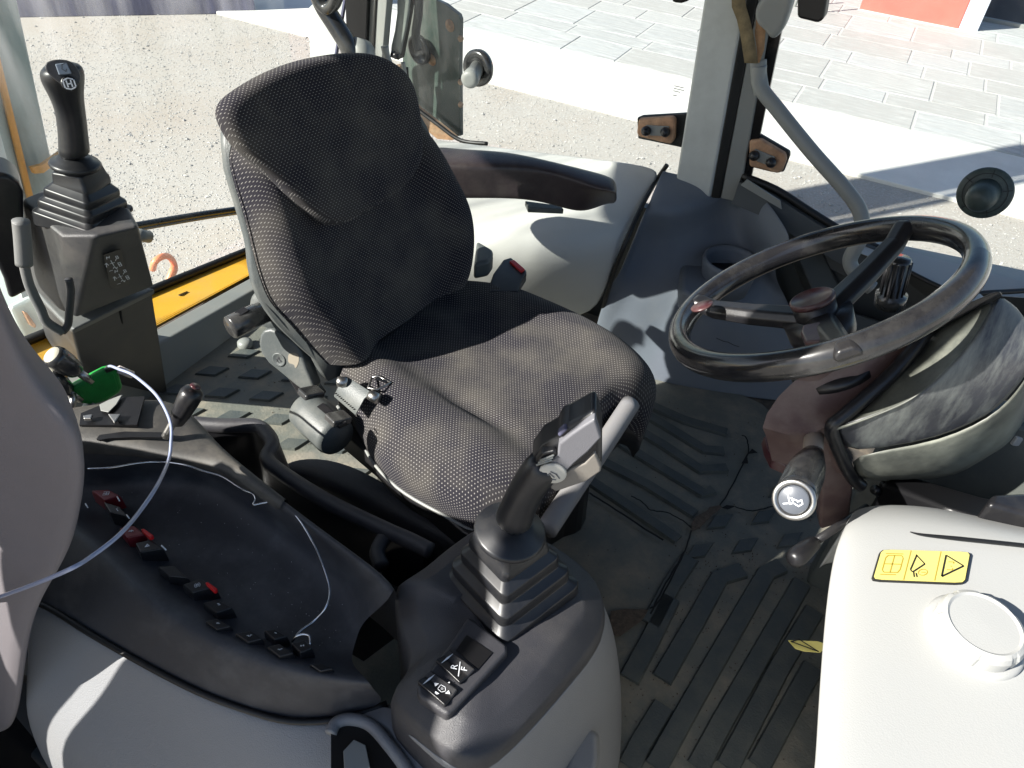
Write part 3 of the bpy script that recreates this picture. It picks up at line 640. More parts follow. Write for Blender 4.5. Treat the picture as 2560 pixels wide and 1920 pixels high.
sw = mk('window_gasket', tube([Py(*p, SY+.01) for p in zz(c4, [(1060, 700), (1075, 900), (1090, 1045), (1160, 1120), (1400, 1300), (1560, 1420), (1680, 1470), (1900, 1490)])], .006, 8), M['seal']); tag(sw, 'black rubber gasket curving round the rear lower window corner', 'gasket')
WA = thing('wiper_arm', 'grey wiper arm hanging inside the far rear window beside the mudguard', 'wiper arm', Py(*zz(c4, [(950, 500)])[0], 1.85))
wp = [(960, -40), (1100, -40), (1085, 120), (1055, 300), (985, 610), (945, 625), (890, 590), (900, 470), (935, 320), (960, 130)]
mk('arm', prism(y4(wp, 1.84), (0, .012, 0)), M['greym'], WA, smooth=False, bevel=.005)
mk('ferrule', tube(y4([(915, 560), (985, 585)], 1.835), .010, 12, 0), M['black'], WA)
mk('dark_side', prism(y4([(1100, -40), (1120, -40), (1060, 300), (1000, 610), (985, 610), (1055, 300)], 1.845), (0, .02, 0)), M['black'], WA, smooth=False)
hb = mk('hanging_rod', tube(y4([(1195, -60), (1185, 150), (1160, 350), (1185, 520)], 1.86), .0125, 12), M['black']); tag(hb, 'thick black rod hooked into the round grommet of the mudguard', 'rod')
ht = mk('hook_lever', tube(y4([(838, 480), (855, 570), (890, 660), (915, 740)], 1.72), lambda t: .011*(1-.4*t), 12), M['greym']); tag(ht, 'short grey rod end standing just behind the seat head', 'rod')
hu = mk('hook_lever', tube(y4([(1025, 645), (1045, 760), (1060, 860)], 1.76), .006, 10), M['greym']); tag(hu, 'thin black rod end against the mudguard behind the seat shoulder', 'rod')
# exterior arm (mirror / stabiliser link) left of the post
LK = thing('link_arm', 'worn olive grey tubular link arm rising behind the seat head', 'arm', Py(*zz(c4, [(460, 400)])[0], 1.6))
mk('arm_tube', tube(y4([(150, -60), (215, 80), (330, 260), (450, 460), (500, 600)], 1.62), .024, 14, 8), M['rail'], LK)
mk('pivot', lathe(y4([(540, 560)], 1.63)[0], (0, -1, .4), [(.04, -.03), (.04, .01), (.02, .02), (0, .02)], 24), M['greym'], LK)
mk('fork', tube(y4([(120, -60), (170, 40), (240, 90), (310, 40), (350, -60)], 1.60), .016, 10, 6), M['rail'], LK)
bk_ = mk('backboard', prism(y4([(40, 90), (80, 50), (300, 20), (430, 20), (330, 640), (60, 640)], SY+.02), (0, .01, 0)), M['pillar'], smooth=False, bevel=.004)
tag(bk_, 'streaked grey board outside the glass left of the rear post', 'board')

# mirror block, top edge right of the pillar
mr_ = mk('hanging_block', prism([Py(u, v, 1.55) for u, v in zz((2000, 0, 3.95), [(-30, -60), (275, -60), (235, 190), (180, 232), (-30, 180)])], (0, .04, 0)), M['glove'], bevel=.008)
tag(mr_, 'black rounded block hanging into view at the top, right of the pillar', 'block')
mr2 = mk('hanging_block', prism([Py(u, v, 1.6) for u, v in zz(c5, [(330, -40), (520, -40), (490, 10), (420, 32), (345, 25)])], (0, .04, 0)), M['glove'], bevel=.006)
tag(mr2, 'sliver of a black block at the top edge left of the grey pillar', 'block')

# --- rear wall: yellow sill, lip, glass, rail
YS = thing('rear_sill', 'yellow ribbed rear window sill with a square grey badge', 'sill', V(-1.5, 1.2, .1))
c6 = (0, 640, 2.572)
yt = [Px(*zz(c6, [p])[0], -1.62) for p in ((150, 640), (1005, 225), (1600, -20))]; yb = [Px(*zz(c6, [p])[0], -1.48) for p in ((100, 830), (1010, 450), (1625, 115))]
def ex2(a, b, t): return a+(b-a)*t
YT = [ex2(yt[1], yt[2], t) for t in (-1.6, -.3, 1, 1.8)]; YB = [ex2(yb[1], yb[2], t) for t in (-1.6, -.3, 1, 1.8)]
mk('sill_face', loft([[a, b, b+V(-.03, 0, -.03), a+V(-.03, 0, -.03)] for a, b in zip(YT, YB)]), M['yellow'], YS, smooth=False, bevel=.006)
rl = []
for k in range(22):
    t = (k+.5)/22; rl.append([ex2(a, b, t) for a, b in zip(YT, YB)])
vv, ff = [], []
for r in rl:
    t_ = tube([p+V(.001, 0, .0005) for p in r], .0012, 4, 0); ff += [tuple(i+len(vv) for i in q) for q in t_[1]]; vv += t_[0]
o = mk('rib', (vv, ff), M['yellow'], YS); tag(o, kind='stuff')
mk('upper_seal', tube([p+V(.004, 0, .012) for p in YT], .012, 8, 0), M['seal'], YS)
bq0 = [Px(*zz(c6, [p])[0], -1.55) for p in ((1140, 255), (1195, 232), (1230, 262), (1180, 298))]
mk('badge', prism([p+V(.006, 0, .006) for p in bq0], (-.003, 0, -.002)), M['greym'], YS, smooth=False)
bc = sum(bq0, Vector())/4+V(.008, 0, .008)
mk('badge_mark', strokes([[(-.008, 0), (0, .004), (.008, 0)], [(-.004, -.004), (.004, -.004)]], bc, (0, 1, 0), (.6, 0, .8), .002), M['print'], YS)
LP = thing('floor_lip', 'grey raised lip where the floor mat meets the yellow sill', 'lip', V(-1.48, 1.2, .03))
mk('lip', loft([[a+V(.004, 0, -.004), a+V(.05, 0, -.012), V(a.x+.09, a.y, .004), V(a.x, a.y, .0)] for a in YB]), M['greym'], LP, smooth=False, bevel=.006)
pane('window_pane', 'dusty streaked rear window pane, top haze painted in, above the yellow sill', [V(-1.645, .10, .08), V(-1.645, SY, .08), V(-1.645, SY, 1.72), V(-1.645, .10, 1.72)], M['glassdirthaze'])
ra = Px(*zz(c6, [(870, -200+0)])[0], -1.54)
ry0 = [Px(u, v, -1.62) for u, v in zz((0, 0, 2.572), [(700, 1480), (900, 1445), (1250, 1385), (1560, 1340), (1700, 1320)])]
rr = mk('rear_rail', tube(ry0, .009, 10, 4), M['rail']); tag(rr, 'thin dark rail across the lower rear window', 'rail')
rr2 = mk('rear_rail', tube([p+V(.0, 0, -.012) for p in ry0], .006, 8, 4), M['greym']); tag(rr2, 'grey lower strip under the dark rear window rail', 'rail')
pg_ = mk('rail_end_cap', tube([Px(335, 585, -1.53), Px(372, 592, -1.53)], .016, 12, 0), M['greym']); tag(pg_, 'grey round rail end right of the left control console', 'cap')

# =================================================================== FLOOR MAT
FM = thing('floor_mat', 'cracked dusty rubber floor mat with raised ribs and diamonds', 'floor mat', V(-.3, 1, .004))
mo = [V(-1.42, .30, .012), V(-.2, .30, .012), V(.30, .30, .012), V(.30, 1.45, .012), V(-.02, 1.66, .012), V(-.50, 1.72, .012), V(-1.40, 1.72, .012)]
mk('rubber_sheet', prism(mo, (0, 0, -.009)), M['mat_'], FM, smooth=False, bevel=.004)
ZM = .0125
def P3(l, z=ZM): return [Pz(u, v, z) for u, v in l]
def bar(pts, w, h=.008, taper=0):
    L_, R_ = [], []
    for i, p in enumerate(pts):
        a = pts[max(0, i-1)]; b = pts[min(len(pts)-1, i+1)]; t = (b-a).normalized(); s = V(-t.y, t.x, 0)*w/2
        L_.append(p+s); R_.append(p-s)
    loops = []
    for l, r in zip(L_, R_):
        c = (l-r).normalized()*.003
        loops.append([r, l, l-c+V(0, 0, h), r+c+V(0, 0, h)])
    return loft(loops)
c9 = (1380, 860, 2.592)
for pl in ([(600, 385), (860, 500), (1130, 580)], [(545, 425), (790, 570), (985, 690), (1110, 700)], [(470, 510), (720, 660), (960, 820), (1130, 810)],
           [(370, 600), (640, 770), (980, 975), (1040, 950)], [(310, 760), (620, 920), (925, 1110)], [(230, 880), (500, 1060), (815, 1275)]):
    mk('rib', bar(P3(zz(c9, pl)), .030), M['ribm'], FM, smooth=False)
cB = (1700, 1280, 2.572)
for pl in ([(400, 380), (250, 430), (100, 700), (-120, 1080)], [(650, 350), (550, 400), (330, 780), (60, 1250), (-160, 1646)], [(780, 460), (700, 600), (500, 950), (270, 1350), (110, 1646)],
           [(860, 640), (640, 1000), (430, 1400), (300, 1646)], [(-60, 560), (-200, 840), (-330, 1080)], [(60, 300), (-60, 480), (-190, 730)], [(-110, 1250), (-260, 1500), (-330, 1640)], [(850, 1000), (690, 1290), (500, 1640)]):
    mk('rib', bar(P3(zz(cB, pl)), .040), M['ribm'], FM, smooth=False)
def diam(c, a, b, h=.006):
    pts = [c+a, c+b, c-a, c-b]
    return loft([pts, [c+(p-c)*.9+V(0, 0, h) for p in pts]])
g0, g1, g2 = P3(zz(c6, [(1365, 745), (1640, 765), (1430, 885)])); ha, = [Vector(x) for x in [(P3(zz(c6, [(1480, 732)]))[0]-P3(zz(c6, [(1252, 772)]))[0])/2]]; hb_ = (P3(zz(c6, [(1350, 720)]))[0]-P3(zz(c6, [(1385, 782)]))[0])/2
for i in range(-3, 4):
    for j in range(-5, 5):
        c = g0+(g1-g0)*i+(g2-g0)*j
        if -1.38 < c.x < -.62 and .52 < c.y < 1.66: mk('diamond', diam(c, ha, hb_), M['ribm'], FM, smooth=False)
f0, f1, f2 = P3(zz(c9, [(1250, 1310), (1540, 1275), (1370, 1125)])); fa_ = (P3(zz(c9, [(1345, 1255)]))[0]-P3(zz(c9, [(1165, 1360)]))[0])/2; fb2 = (P3(zz(c9, [(1215, 1270)]))[0]-P3(zz(c9, [(1290, 1345)]))[0])/2
for i in range(-1, 2):
    for j in range(0, 4):
        if i == -1 and j > 1: continue
        mk('diamond', diam(f0+(f1-f0)*i+(f2-f0)*j, fa_, fb2), M['ribm'], FM, smooth=False)
def flat(name, pl, m, z, parent=FM, zm=c9, h=.0015): return mk(name, prism([Pz(u, v, z) for u, v in zz(zm, pl)], (0, 0, h)), m, parent, smooth=False)
flat('torn_hole', [(905, 1215), (903, 1165), (930, 1120), (1000, 1085), (1020, 1060), (1090, 1045), (1100, 1060), (1040, 1110), (1000, 1150), (960, 1190)], M['dirt'], .020)
flat('torn_hole', [(1100, 1062), (1130, 1046), (1190, 1052), (1140, 1072)], M['crack'], .020)
flat('torn_hole', [(1228, 775), (1262, 715), (1270, 775)], M['crack'], .020); flat('torn_hole', [(1270, 712), (1295, 680), (1330, 705)], M['crack'], .020)
flat('torn_hole', [(1740, 640), (1830, 625), (1985, 630), (1940, 700), (1880, 740), (1800, 800), (1750, 790), (1735, 700)], M['dirt'], .019, zm=(850, 1280, 2.572))
def crack(pl, w=.0035, zm=c9):
    pts = [Pz(u, v, .0212) for u, v in zz(zm, pl)]
    pts = [p+V(random.uniform(-.001, .001), random.uniform(-.001, .001), 0) for p in crom(pts, 5)]
    mk('crack', bar(pts, w, .0006), M['crack'], FM, smooth=False)
crack([(1230, 590), (1260, 610), (1272, 700), (1230, 790), (1150, 950), (1090, 1045)]); crack([(905, 1210), (860, 1340), (780, 1480), (680, 1655), (640, 1750)])
crack([(905, 1190), (850, 1145), (740, 1090), (640, 1075), (580, 1020), (510, 985)]); crack([(1190, 1055), (1280, 1080), (1370, 1068), (1450, 1045)])
crack([(2212, 260), (2060, 560), (1990, 620)], .0035, (850, 1280, 2.572))
crack([(240, 965), (330, 1020), (560, 1170), (720, 1270)], .005)
yb_ = mk('yellow_tag', prism([Pz(u, v, .30) for u, v in zz(cB, [(695, 828), (880, 835), (960, 860), (900, 905), (800, 898), (740, 880)])], (0, 0, .002)), M['yellow2'], smooth=False)
tag(yb_, 'yellow warning tag sticking out from under the white front box', 'tag')
mk('printed_mark', strokes([[(-.02, .0), (.02, .004), (-.01, .010), (-.02, 0)]], Pz(*zz(cB, [(800, 872)])[0], .304), (1, 0, 0), (0, 1, 0), .002, .0004), M['blackprint'], yb_)
# grit
gv, gf = [], []; rg = random.Random(4)
for _ in range(1500):
    if rg.random() < .6: x = rg.uniform(-.05, .28); y = rg.uniform(.45, 1.2)
    else: x, y = rg.uniform(-1.3, .2), rg.uniform(.7, 1.6)
    s = rg.uniform(.0008, .0032); k = len(gv); gv += [(x, y, .0125), (x+s, y, .0125), (x+s/2, y+s, .0125), (x+s/2, y+s/2, .0125+s)]; gf += [(k, k+1, k+3), (k+1, k+2, k+3), (k+2, k, k+3)]
gr_ = mk('grit', ([V(*p) for p in gv], gf), M['dirt'], FM, smooth=False); tag(gr_, kind='stuff')
fbolt = Pz(614, 866, .012)
mk('bolt_head', lathe(fbolt, (0, 0, 1), [(.019, 0), (.021, .006), (.020, .016), (.012, .022), (0, .023)], 20), M['greym'], FM)

# =================================================================== LEFT (REAR) CONTROL CONSOLE
cA = (0, 420, 2.37)
def qA(l): return [Pz(u, v, z) for u, v, z in zz(cA, l)]
LC = thing('control_console', 'tall grey control console by the rear window carrying the left joystick', 'console', V(-1.2, .75, 0))
T0 = qA([(132, 178, .66), (140, 205, .66), (368, 395, .66), (565, 402, .66), (822, 345, .66), (775, 235, .66), (300, 108, .66)])
T1 = qA([(160, 645, .455), (225, 745, .455), (350, 845, .455), (450, 893, .455), (922, 700, .455)]); T1 += [V(T1[4].x-.20, T1[4].y-.05, .455), V(T1[0].x-.02, T1[0].y+.10, .455)]
mk('upper_housing', loft([[p+V(0, 0, -.0) for p in T0], T1]), M['consd'], LC, smooth=True, bevel=.008, seg=3)
T2 = qA([(175, 690, .44), (255, 790, .44), (340, 880, .44), (430, 960, .44), (922, 715, .44)]); T2 += [V(T2[4].x-.2, T2[4].y-.05, .44), V(T2[0].x, T2[0].y+.08, .44)]
T3 = qA([(185, 720, .42), (262, 812, .42), (350, 905, .42), (432, 988, .42), (924, 745, .42)]); T3 += [V(T3[4].x-.2, T3[4].y-.05, .42), V(T3[0].x, T3[0].y+.08, .42)]
mk('ledge', loft([T2, T3]), M['cons'], LC, bevel=.006, seg=3)
B4 = [p+V(.0, .0, 0) for p in T3]; 
fb4 = qA([(300, 1120, .0), (340, 1180, .0), (400, 1240, .0), (520, 1330, .0), (1000, 1345, .0)]); fb4 += [V(fb4[4].x-.2, fb4[4].y-.02, 0), V(fb4[0].x, fb4[0].y+.08, 0)]
cent = sum(T3, Vector())/7
mk('pedestal', loft([[cent+(p-cent)*.97+V(0, 0, .002) for p in T3], fb4]), M['consd'], LC, bevel=.006, seg=3)
sm = [T3[3].lerp(T3[4], .55)*1, fb4[3].lerp(fb4[4], .55)]
nrm4 = (T3[4]-T3[3]).cross(fb4[3]-T3[3]).normalized(); nrm4 = nrm4 if nrm4.dot(CAMP-T3[3]) > 0 else -nrm4
mk('panel_seam', tube([sm[0]+nrm4*.001, sm[1]+nrm4*.001], .0022, 6, 0), M['seal'], LC)
# diagram decal on the near right face
fa0, fa1, fa2, fa3 = T0[3], T0[4], T1[4], T1[3]
nf = (fa1-fa0).cross(fa3-fa0).normalized(); nf = nf if nf.dot(CAMP-fa0) > 0 else -nf
dq = [Pl(u, v, fa0+nf*.0015, nf) for u, v in zz(cA, [(612, 515), (715, 482), (768, 690), (660, 715)])]
mk('diagram_plate', prism(dq, -nf*.001), M['black'], LC, smooth=False)
ex = (dq[1]-dq[0]).normalized(); ey = (dq[0]-dq[3]).normalized(); o4 = sum(dq, Vector())/4
U = (dq[1]-dq[0]).length/2; W_ = (dq[0]-dq[3]).length/2
ln = []
for oy in (.45, -.42):
    cx, cy = 0, oy*W_
    ln += [[(-.25*U, cy), (.25*U, cy)], [(0, cy-.16*W_), (0, cy+.16*W_)], [(-.8*U, cy+.05*W_), (-.6*U, cy+.1*W_), (-.5*U, cy-.05*W_)], [(-.8*U, cy-.12*W_), (-.62*U, cy+.1*W_)], [(.45*U, cy+.08*W_), (.75*U, cy+.2*W_)],
           [(.7*U, cy+.15*W_), (.9*U, cy+.15*W_), (.9*U, cy+.3*W_), (.7*U, cy+.3*W_), (.7*U, cy+.15*W_)], [(.55*U, cy-.3*W_), (.8*U, cy-.3*W_), (.8*U, cy-.08*W_), (.55*U, cy-.08*W_), (.55*U, cy-.3*W_)], [(.62*U, cy-.19*W_), (.73*U, cy-.19*W_)],
           [(-.3*U, cy+.3*W_), (-.2*U, cy+.42*W_), (0, cy+.32*W_), (.1*U, cy+.42*W_)], [(-.2*U, cy-.3*W_), (0, cy-.22*W_), (.1*U, cy-.38*W_), (.25*U, cy-.3*W_)], [(-.75*U, cy-.38*W_), (-.4*U, cy-.38*W_)]]
mk('printed_diagram', strokes(ln, o4, ex, ey, .0014, .0006), M['print'], LC)

def rsq(c, R, h, r, n=5):
    """rounded square loop"""
    out = []
    for k, (sx, sy) in enumerate(((1, 1), (-1, 1), (-1, -1), (1, -1))):
        for i in range(n):
            a = (k + i/(n-1))*PI/2
            out.append(c + R @ V(sx*(h-r)+r*math.cos(a), sy*(h-r)+r*math.sin(a), 0))
    return out
def boot(cb, ct, hb, ht, rot, tiers, parent, name='bellows_boot'):
    cb, ct = Vector(cb), Vector(ct); ax = (ct-cb).normalized(); R = frame(ax, (math.cos(rot), math.sin(rot), 0)); R0_ = frame((0, 0, 1), (math.cos(rot), math.sin(rot), 0))
    loops = []
    for i in range(tiers):
        t0, t1 = i/tiers, (i+1)/tiers; Rm = R if i else R0_
        a = hb+(ht-hb)*t0; b = hb+(ht-hb)*t1; dd = (ct-cb).length/tiers
        p0, p1 = cb.lerp(ct, t0), cb.lerp(ct, t1)
        loops.append(rsq(p0, Rm, a, a*.22)); loops.append(rsq(p0.lerp(p1, .42), R, a*.985, a*.2)); loops.append(rsq(p0.lerp(p1, .50), R, a*.94, a*.2))
        if i < tiers-1: loops.append(rsq(p0.lerp(p1, .80), R, b*.98, b*.22)); 
        else: loops.append(rsq(p1, R, ht*.9, ht*.2))
    return mk(name, loft(loops), M['boot'], parent, bevel=.004, seg=3)
def atd(base, u, v):
    n = V(base.x-CAMP.x, base.y-CAMP.y, 0).normalized(); return Pl(u, v, base, n)

cD = (0, 0, 3.19)
jb = Pz(*zz(cA, [(490, 248)])[0], .66)
LJ = thing('joystick', 'left joystick with square grey button, on the console by the rear window', 'joystick', jb)
jc = atd(jb, *zz(cD, [(600, 1300)])[0]); vd = V(jb.x, jb.y, 0).normalized()
boot(jb+V(0, 0, -.01), jc+V(0, 0, -.035), .060, .036, math.atan2(vd.y, vd.x)+PI/4, 3, LJ)
boot(jc+V(0, 0, -.045), jc+V(0, 0, -.008), .034, .032, math.atan2(vd.y, vd.x)+PI/4, 1, LJ, 'neck')
jt = atd(jb, *zz(cD, [(490, 560)])[0])
ax = (jt-jc).normalized(); sd = vd.cross(V(0, 0, 1)).normalized()
mk('collar', lathe(jc, ax, [(.029, -.012), (.038, -.006), (.040, -.001), (.037, .003), (.028, .006), (.024, .012)], 28), M['boot'], LJ)
gl_ = []
Lg = (jt-jc).length
def gs(t, u, v, rx, ry, push=0):
    c = atd(jb, *zz(cD, [(u, v)])[0]) - vd*push
    return [c + sd*rx*math.cos(2*PI*k/20) + (vd*ry)*math.sin(2*PI*k/20) for k in range(20)]
gl_ = [gs(0, 595, 1250, .027, .026), gs(0, 590, 1180, .0235, .025), gs(0, 578, 1000, .0225, .024), gs(0, 555, 850, .0225, .024), gs(0, 525, 740, .0255, .026, .004), gs(0, 500, 630, .0315, .028, .008), gs(0, 486, 560, .0325, .028, .011), gs(0, 480, 510, .028, .024, .012), gs(0, 478, 490, .016, .014, .013)]
mk('grip', loft(gl_), M['boot'], LJ, sub=1)
fo = atd(jb, *zz(cD, [(520, 600)])[0]) - vd*.036; fn = (-vd*1.0+V(0, 0, .35)).normalized()
def qf(l): return [Pl(u, v, fo, fn) for u, v in zz(cD, l)]
mk('face_plate', prism([p+fn*.004 for p in resamp(crom(qf([(370, 500), (460, 474), (560, 490), (625, 560), (640, 640), (580, 735), (520, 700), (420, 620), (365, 560)]), 4, True), 30, True)], -fn*.012), M['dark'], LJ, smooth=False, bevel=.002)
mk('square_button', prism([p+fn*.010 for p in qf([(438, 512), (530, 500), (572, 590), (470, 600)])], -fn*.008), mat('button_grey', (.22, .26, .32), .35), LJ, smooth=False, bevel=.0015)
cbn = qf([(552, 668)])[0]
mk('round_button', lathe(cbn+fn*.003, fn, [(.0115, 0), (.0115, .004), (.009, .005), (0, .005)], 24), M['black'], LJ)
mk('horn_icon', strokes([[(-.0075, .004), (-.0075, -.004)], [(-.003, .004), (-.003, -.004)], [(.003, .004), (.003, -.004)], [(.0075, .004), (.0075, -.004)], [(-.003, 0), (.003, 0)], [(-.006, .006), (0, .008), (.006, .006)], [(-.006, -.006), (0, -.008), (.006, -.006)]], cbn+fn*.0085, sd, fn.cross(sd), .0020), M['print'], LJ)
mk('button_mark', strokes([[(.006, .008), (.0, .006), (-.002, 0), (.002, -.004), (.004, -.001)]], qf([(505, 550)])[0]+fn*.0105, sd, fn.cross(sd), .0014), M['dial'], LJ)
# loop handle on the console's left
LH = thing('loop_handle', 'grey rod loop handle with rubber grip left of the joystick console', 'handle', Pz(*zz(cA, [(90, 300)])[0], .6))
hp_ = [atd(jb, u, v)-vd*.10 for u, v in zz(cA, [(85, 150), (95, 250), (105, 400), (135, 520), (200, 660), (235, 735), (325, 795)])]
hp2 = [atd(jb, u, v)-vd*.10 for u, v in zz(cA, [(325, 795), (355, 755), (362, 680), (370, 560), (358, 490)])]
mk('rod', tube(hp_[2:], .0080, 12, 6), M['cons'], LH); mk('rod_return', tube(hp2, .0065, 12, 6), M['consd'], LH)
mk('rubber_grip', tube(hp_[:3], lambda t: .013, 14, 6), M['cons'], LH)
bkp = mk('dark_cover', prism([atd(jb, u, v)+vd*.02 for u, v in zz(cA, [(-60, 60), (60, 70), (125, 120), (150, 180), (150, 500), (190, 760), (65, 825), (30, 700), (-60, 500)])], vd*.08), M['black'], bevel=.01, seg=3)
tag(bkp, 'black moulded cover at the left edge beside the joystick console', 'cover')
# exterior bits seen below left: body with orange reflector
RB = thing('rear_body_panel', 'pale rear body panel with small orange reflector seen low at the left', 'panel', Px(60, 800, -1.7))
mk('panel_skin', prism([Px(u, v, -1.72) for u, v in zz(cA, [(60, 830), (200, 760), (300, 900), (380, 1000), (200, 1110), (120, 960)])], (-.02, 0, 0)), M['boomlight'], RB, bevel=.01)
mk('reflector', prism([Px(u, v, -1.705) for u, v in zz(cA, [(140, 850), (165, 860), (220, 935), (210, 952), (180, 930)])], (-.012, 0, 0)), M['rust'], RB, bevel=.003)

# =================================================================== NEAR CONSOLE
NC = thing('side_console', 'long charcoal side console with tray, switches and pale lower cover', 'console', V(-.5, .4, 0))
def rw(l, z):
    out = []
    for q in l: out.append(D(q[0], q[1], q[2] if len(q) > 2 else z))
    return out
Rm1 = [p+V(.0, .0, -.16) for p in rw([(170, 865), (280, 848), (386, 852), (440, 915), (487, 973), (621, 1077), (740, 1165), (838, 1235), (856, 1268)], .485)]
R0 = rw([(130, 872, .53), (280, 848, .53), (386, 850, .52), (440, 913, .505), (487, 972, .50), (621, 1077, .50), (740, 1165, .50), (838, 1235, .50), (858, 1268, .50)], .5)
R1 = rw([(130, 950, .525), (260, 942, .525), (352, 940, .515), (420, 962, .508), (480, 988), (612, 1087), (730, 1175), (826, 1245), (848, 1275)], .505)
R2 = rw([(130, 962, .515), (260, 968, .515), (340, 985, .51), (420, 1000, .503), (490, 1018), (605, 1100), (722, 1185), (815, 1256), (838, 1300)], .498)
R3 = rw([(120, 1050), (240, 1040), (341, 1028), (425, 1032), (495, 1066), (600, 1145), (705, 1222), (765, 1280), (778, 1345)], .44)
R4 = rw([(130, 1070), (240, 1070), (340, 1066), (410, 1090), (480, 1130), (570, 1205), (655, 1280), (725, 1335), (768, 1390)], .435)
R5 = rw([(140, 1085), (245, 1112), (318, 1158), (372, 1200), (440, 1252), (512, 1305), (590, 1352), (670, 1395), (755, 1425)], .437)
R6 = rw([(150, 1100), (232, 1145), (290, 1195), (345, 1243), (410, 1293), (482, 1340), (566, 1385), (655, 1425), (772, 1448)], .452)
R7 = rw([(140, 1118), (228, 1195), (285, 1250), (340, 1300), (426, 1352), (500, 1388), (568, 1416), (655, 1450), (795, 1470)], .472)
R7b = rw([(120, 1150), (212, 1225), (270, 1285), (332, 1345), (425, 1400), (505, 1436), (590, 1466), (690, 1485), (810, 1495)], .455)
R8 = rw([(40, 1285), (110, 1312), (200, 1368), (320, 1436), (430, 1492), (530, 1530), (630, 1556), (740, 1550), (838, 1518)], .385)
mk('tray', sheet([Rm1, R0, R1, R2, R3, R4, R5, R6, R7, R7b, R8]), M['tray'], NC, sub=3)
# lighter dusty lever shroud lies over the rear end
mk('lever_shroud', sheet([[p+V(0, 0, -.03) for p in R0[:6]], [p+V(0, 0, .0035) for p in R0[:6]], [p+V(0, 0, .0035) for p in R1[:6]], [p+V(0, 0, .003) for p in R2[:5]]+[R2[5]+V(0, 0, .003)], [a.lerp(b, .2)+V(0, 0, .0015) for a, b in zip(R2[:6], R3[:6])]]), M['dark2'], NC, sub=2)
J0 = [p+V(0, 0, -.004) for p in R8]
J1 = rw([(60, 1360, .35), (120, 1350, .365), (205, 1400, .37), (325, 1465, .37), (430, 1520, .37), (530, 1560, .37), (625, 1588, .37), (720, 1590, .37), (840, 1560, .375)], .37)
J2 = rw([(50, 1480, .28), (130, 1490, .28), (230, 1530, .285), (345, 1590, .29), (440, 1640, .30), (530, 1680, .31), (610, 1710, .32), (700, 1730, .33), (860, 1720, .33)], .3)
J3 = rw([(45, 1560, .20), (140, 1640, .20), (240, 1700, .20), (360, 1760, .2), (460, 1810, .2), (540, 1850, .2), (620, 1880, .2), (710, 1900, .22), (900, 1900, .22)], .2)
J4 = [V(p.x, p.y-.02, .02) for p in J3]
JM = [p+V(0, .02, -.02) for p in J0]
mk('lower_cover', sheet([JM, J0, J1, J2, J3, J4]), M['light'], NC, sub=2, solid=.006)
mk('cover_gap', tube([p+V(0, -.002, .001) for p in R8], .0045, 8, 4), M['seal'], NC)
# storage trough beside the seat
tr_c = rw([(420, 915), (484, 920), (551, 920), (576, 936), (589, 962), (577, 990), (604, 1018), (701, 1080), (823, 1140), (880, 1165), (930, 1190)], .41)
tr_s = crom(tr_c, 5)
Wd = V(.30, .62, 0)
mk('trough_rim', tube([p for p in tr_s], .0125, 10, 0, flat=1.1, up=(0, 0, 1)), M['dark'], NC)
outw = [[p+V(.006, .010, -.004) for p in tr_s], [p+V(.012, .022, -.12) for p in tr_s], [p+V(.02, .03, -.38) for p in tr_s]]
mk('trough_wall', sheet(outw), M['dark'], NC)
mk('trough_inner', sheet([[p+V(-.006, -.010, -.004) for p in tr_s], [p+V(-.01, -.02, -.17) for p in tr_s], [p+V(-.05, -.12, -.18) for p in tr_s]]), M['black'], NC)
mk('trough_divider', tube(rw([(838, 1150, .405), (815, 1190, .40), (825, 1225, .40)], .4), .012, 8, 5), M['dark'], NC)
mk('can_ring', lathe(D(880, 1225, .36), (0, 0, 1), [(.035, -.1), (.037, 0), (.041, .003), (.044, 0), (.044, -.1)], 28), M['black'], NC)
sk = mk('seat_plinth_cover', sheet([rw([(610, 1000), (680, 985), (780, 1010), (900, 1090), (1010, 1160)], .27), rw([(600, 1030), (670, 1035), (780, 1090), (880, 1150), (990, 1200)], .27), rw([(600, 1080), (670, 1100), (770, 1160), (860, 1200), (960, 1240)], .1)]), M['dark'], NC, sub=2)

# joystick housing
C8 = (850, 1280, 2.572)
def q8(l): return [Pz(u, v, z) for u, v, z in zz(C8, l)]
HT = q8([(900, 80, .49), (700, 210, .49), (540, 340, .49), (400, 430, .49), (350, 490, .475), (365, 640, .47), (395, 790, .47), (440, 900, .47), (430, 1010, .47), (320, 1190, .475), (450, 1350, .485), (620, 1490, .49), (760, 1580, .49), (880, 1605, .485), (1020, 1540, .48), (1200, 1370, .48), (1450, 1090, .48), (1620, 880, .48), (1710, 700, .475), (1700, 520, .475), (1620, 380, .475), (1450, 240, .48), (1290, 150, .49), (1080, 60, .49)])
HTs = resamp(crom(HT, 4, True), 64, True); hc = sum(HTs, Vector())/64
def inset(l, s, dz_): 
    c = sum(l, Vector())/len(l); return [c+(p-c)*s+V(0, 0, dz_) for p in l]
mk('joystick_housing', loft([inset(HTs, 1.0, -.30), inset(HTs, 1.005, -.05), inset(HTs, 1.0, -.016), inset(HTs, .975, -.003), inset(HTs, .95, .0), inset(HTs, .80, .012), inset(HTs, .76, .016), inset(HTs, .4, .018)]), M['dark'], NC)
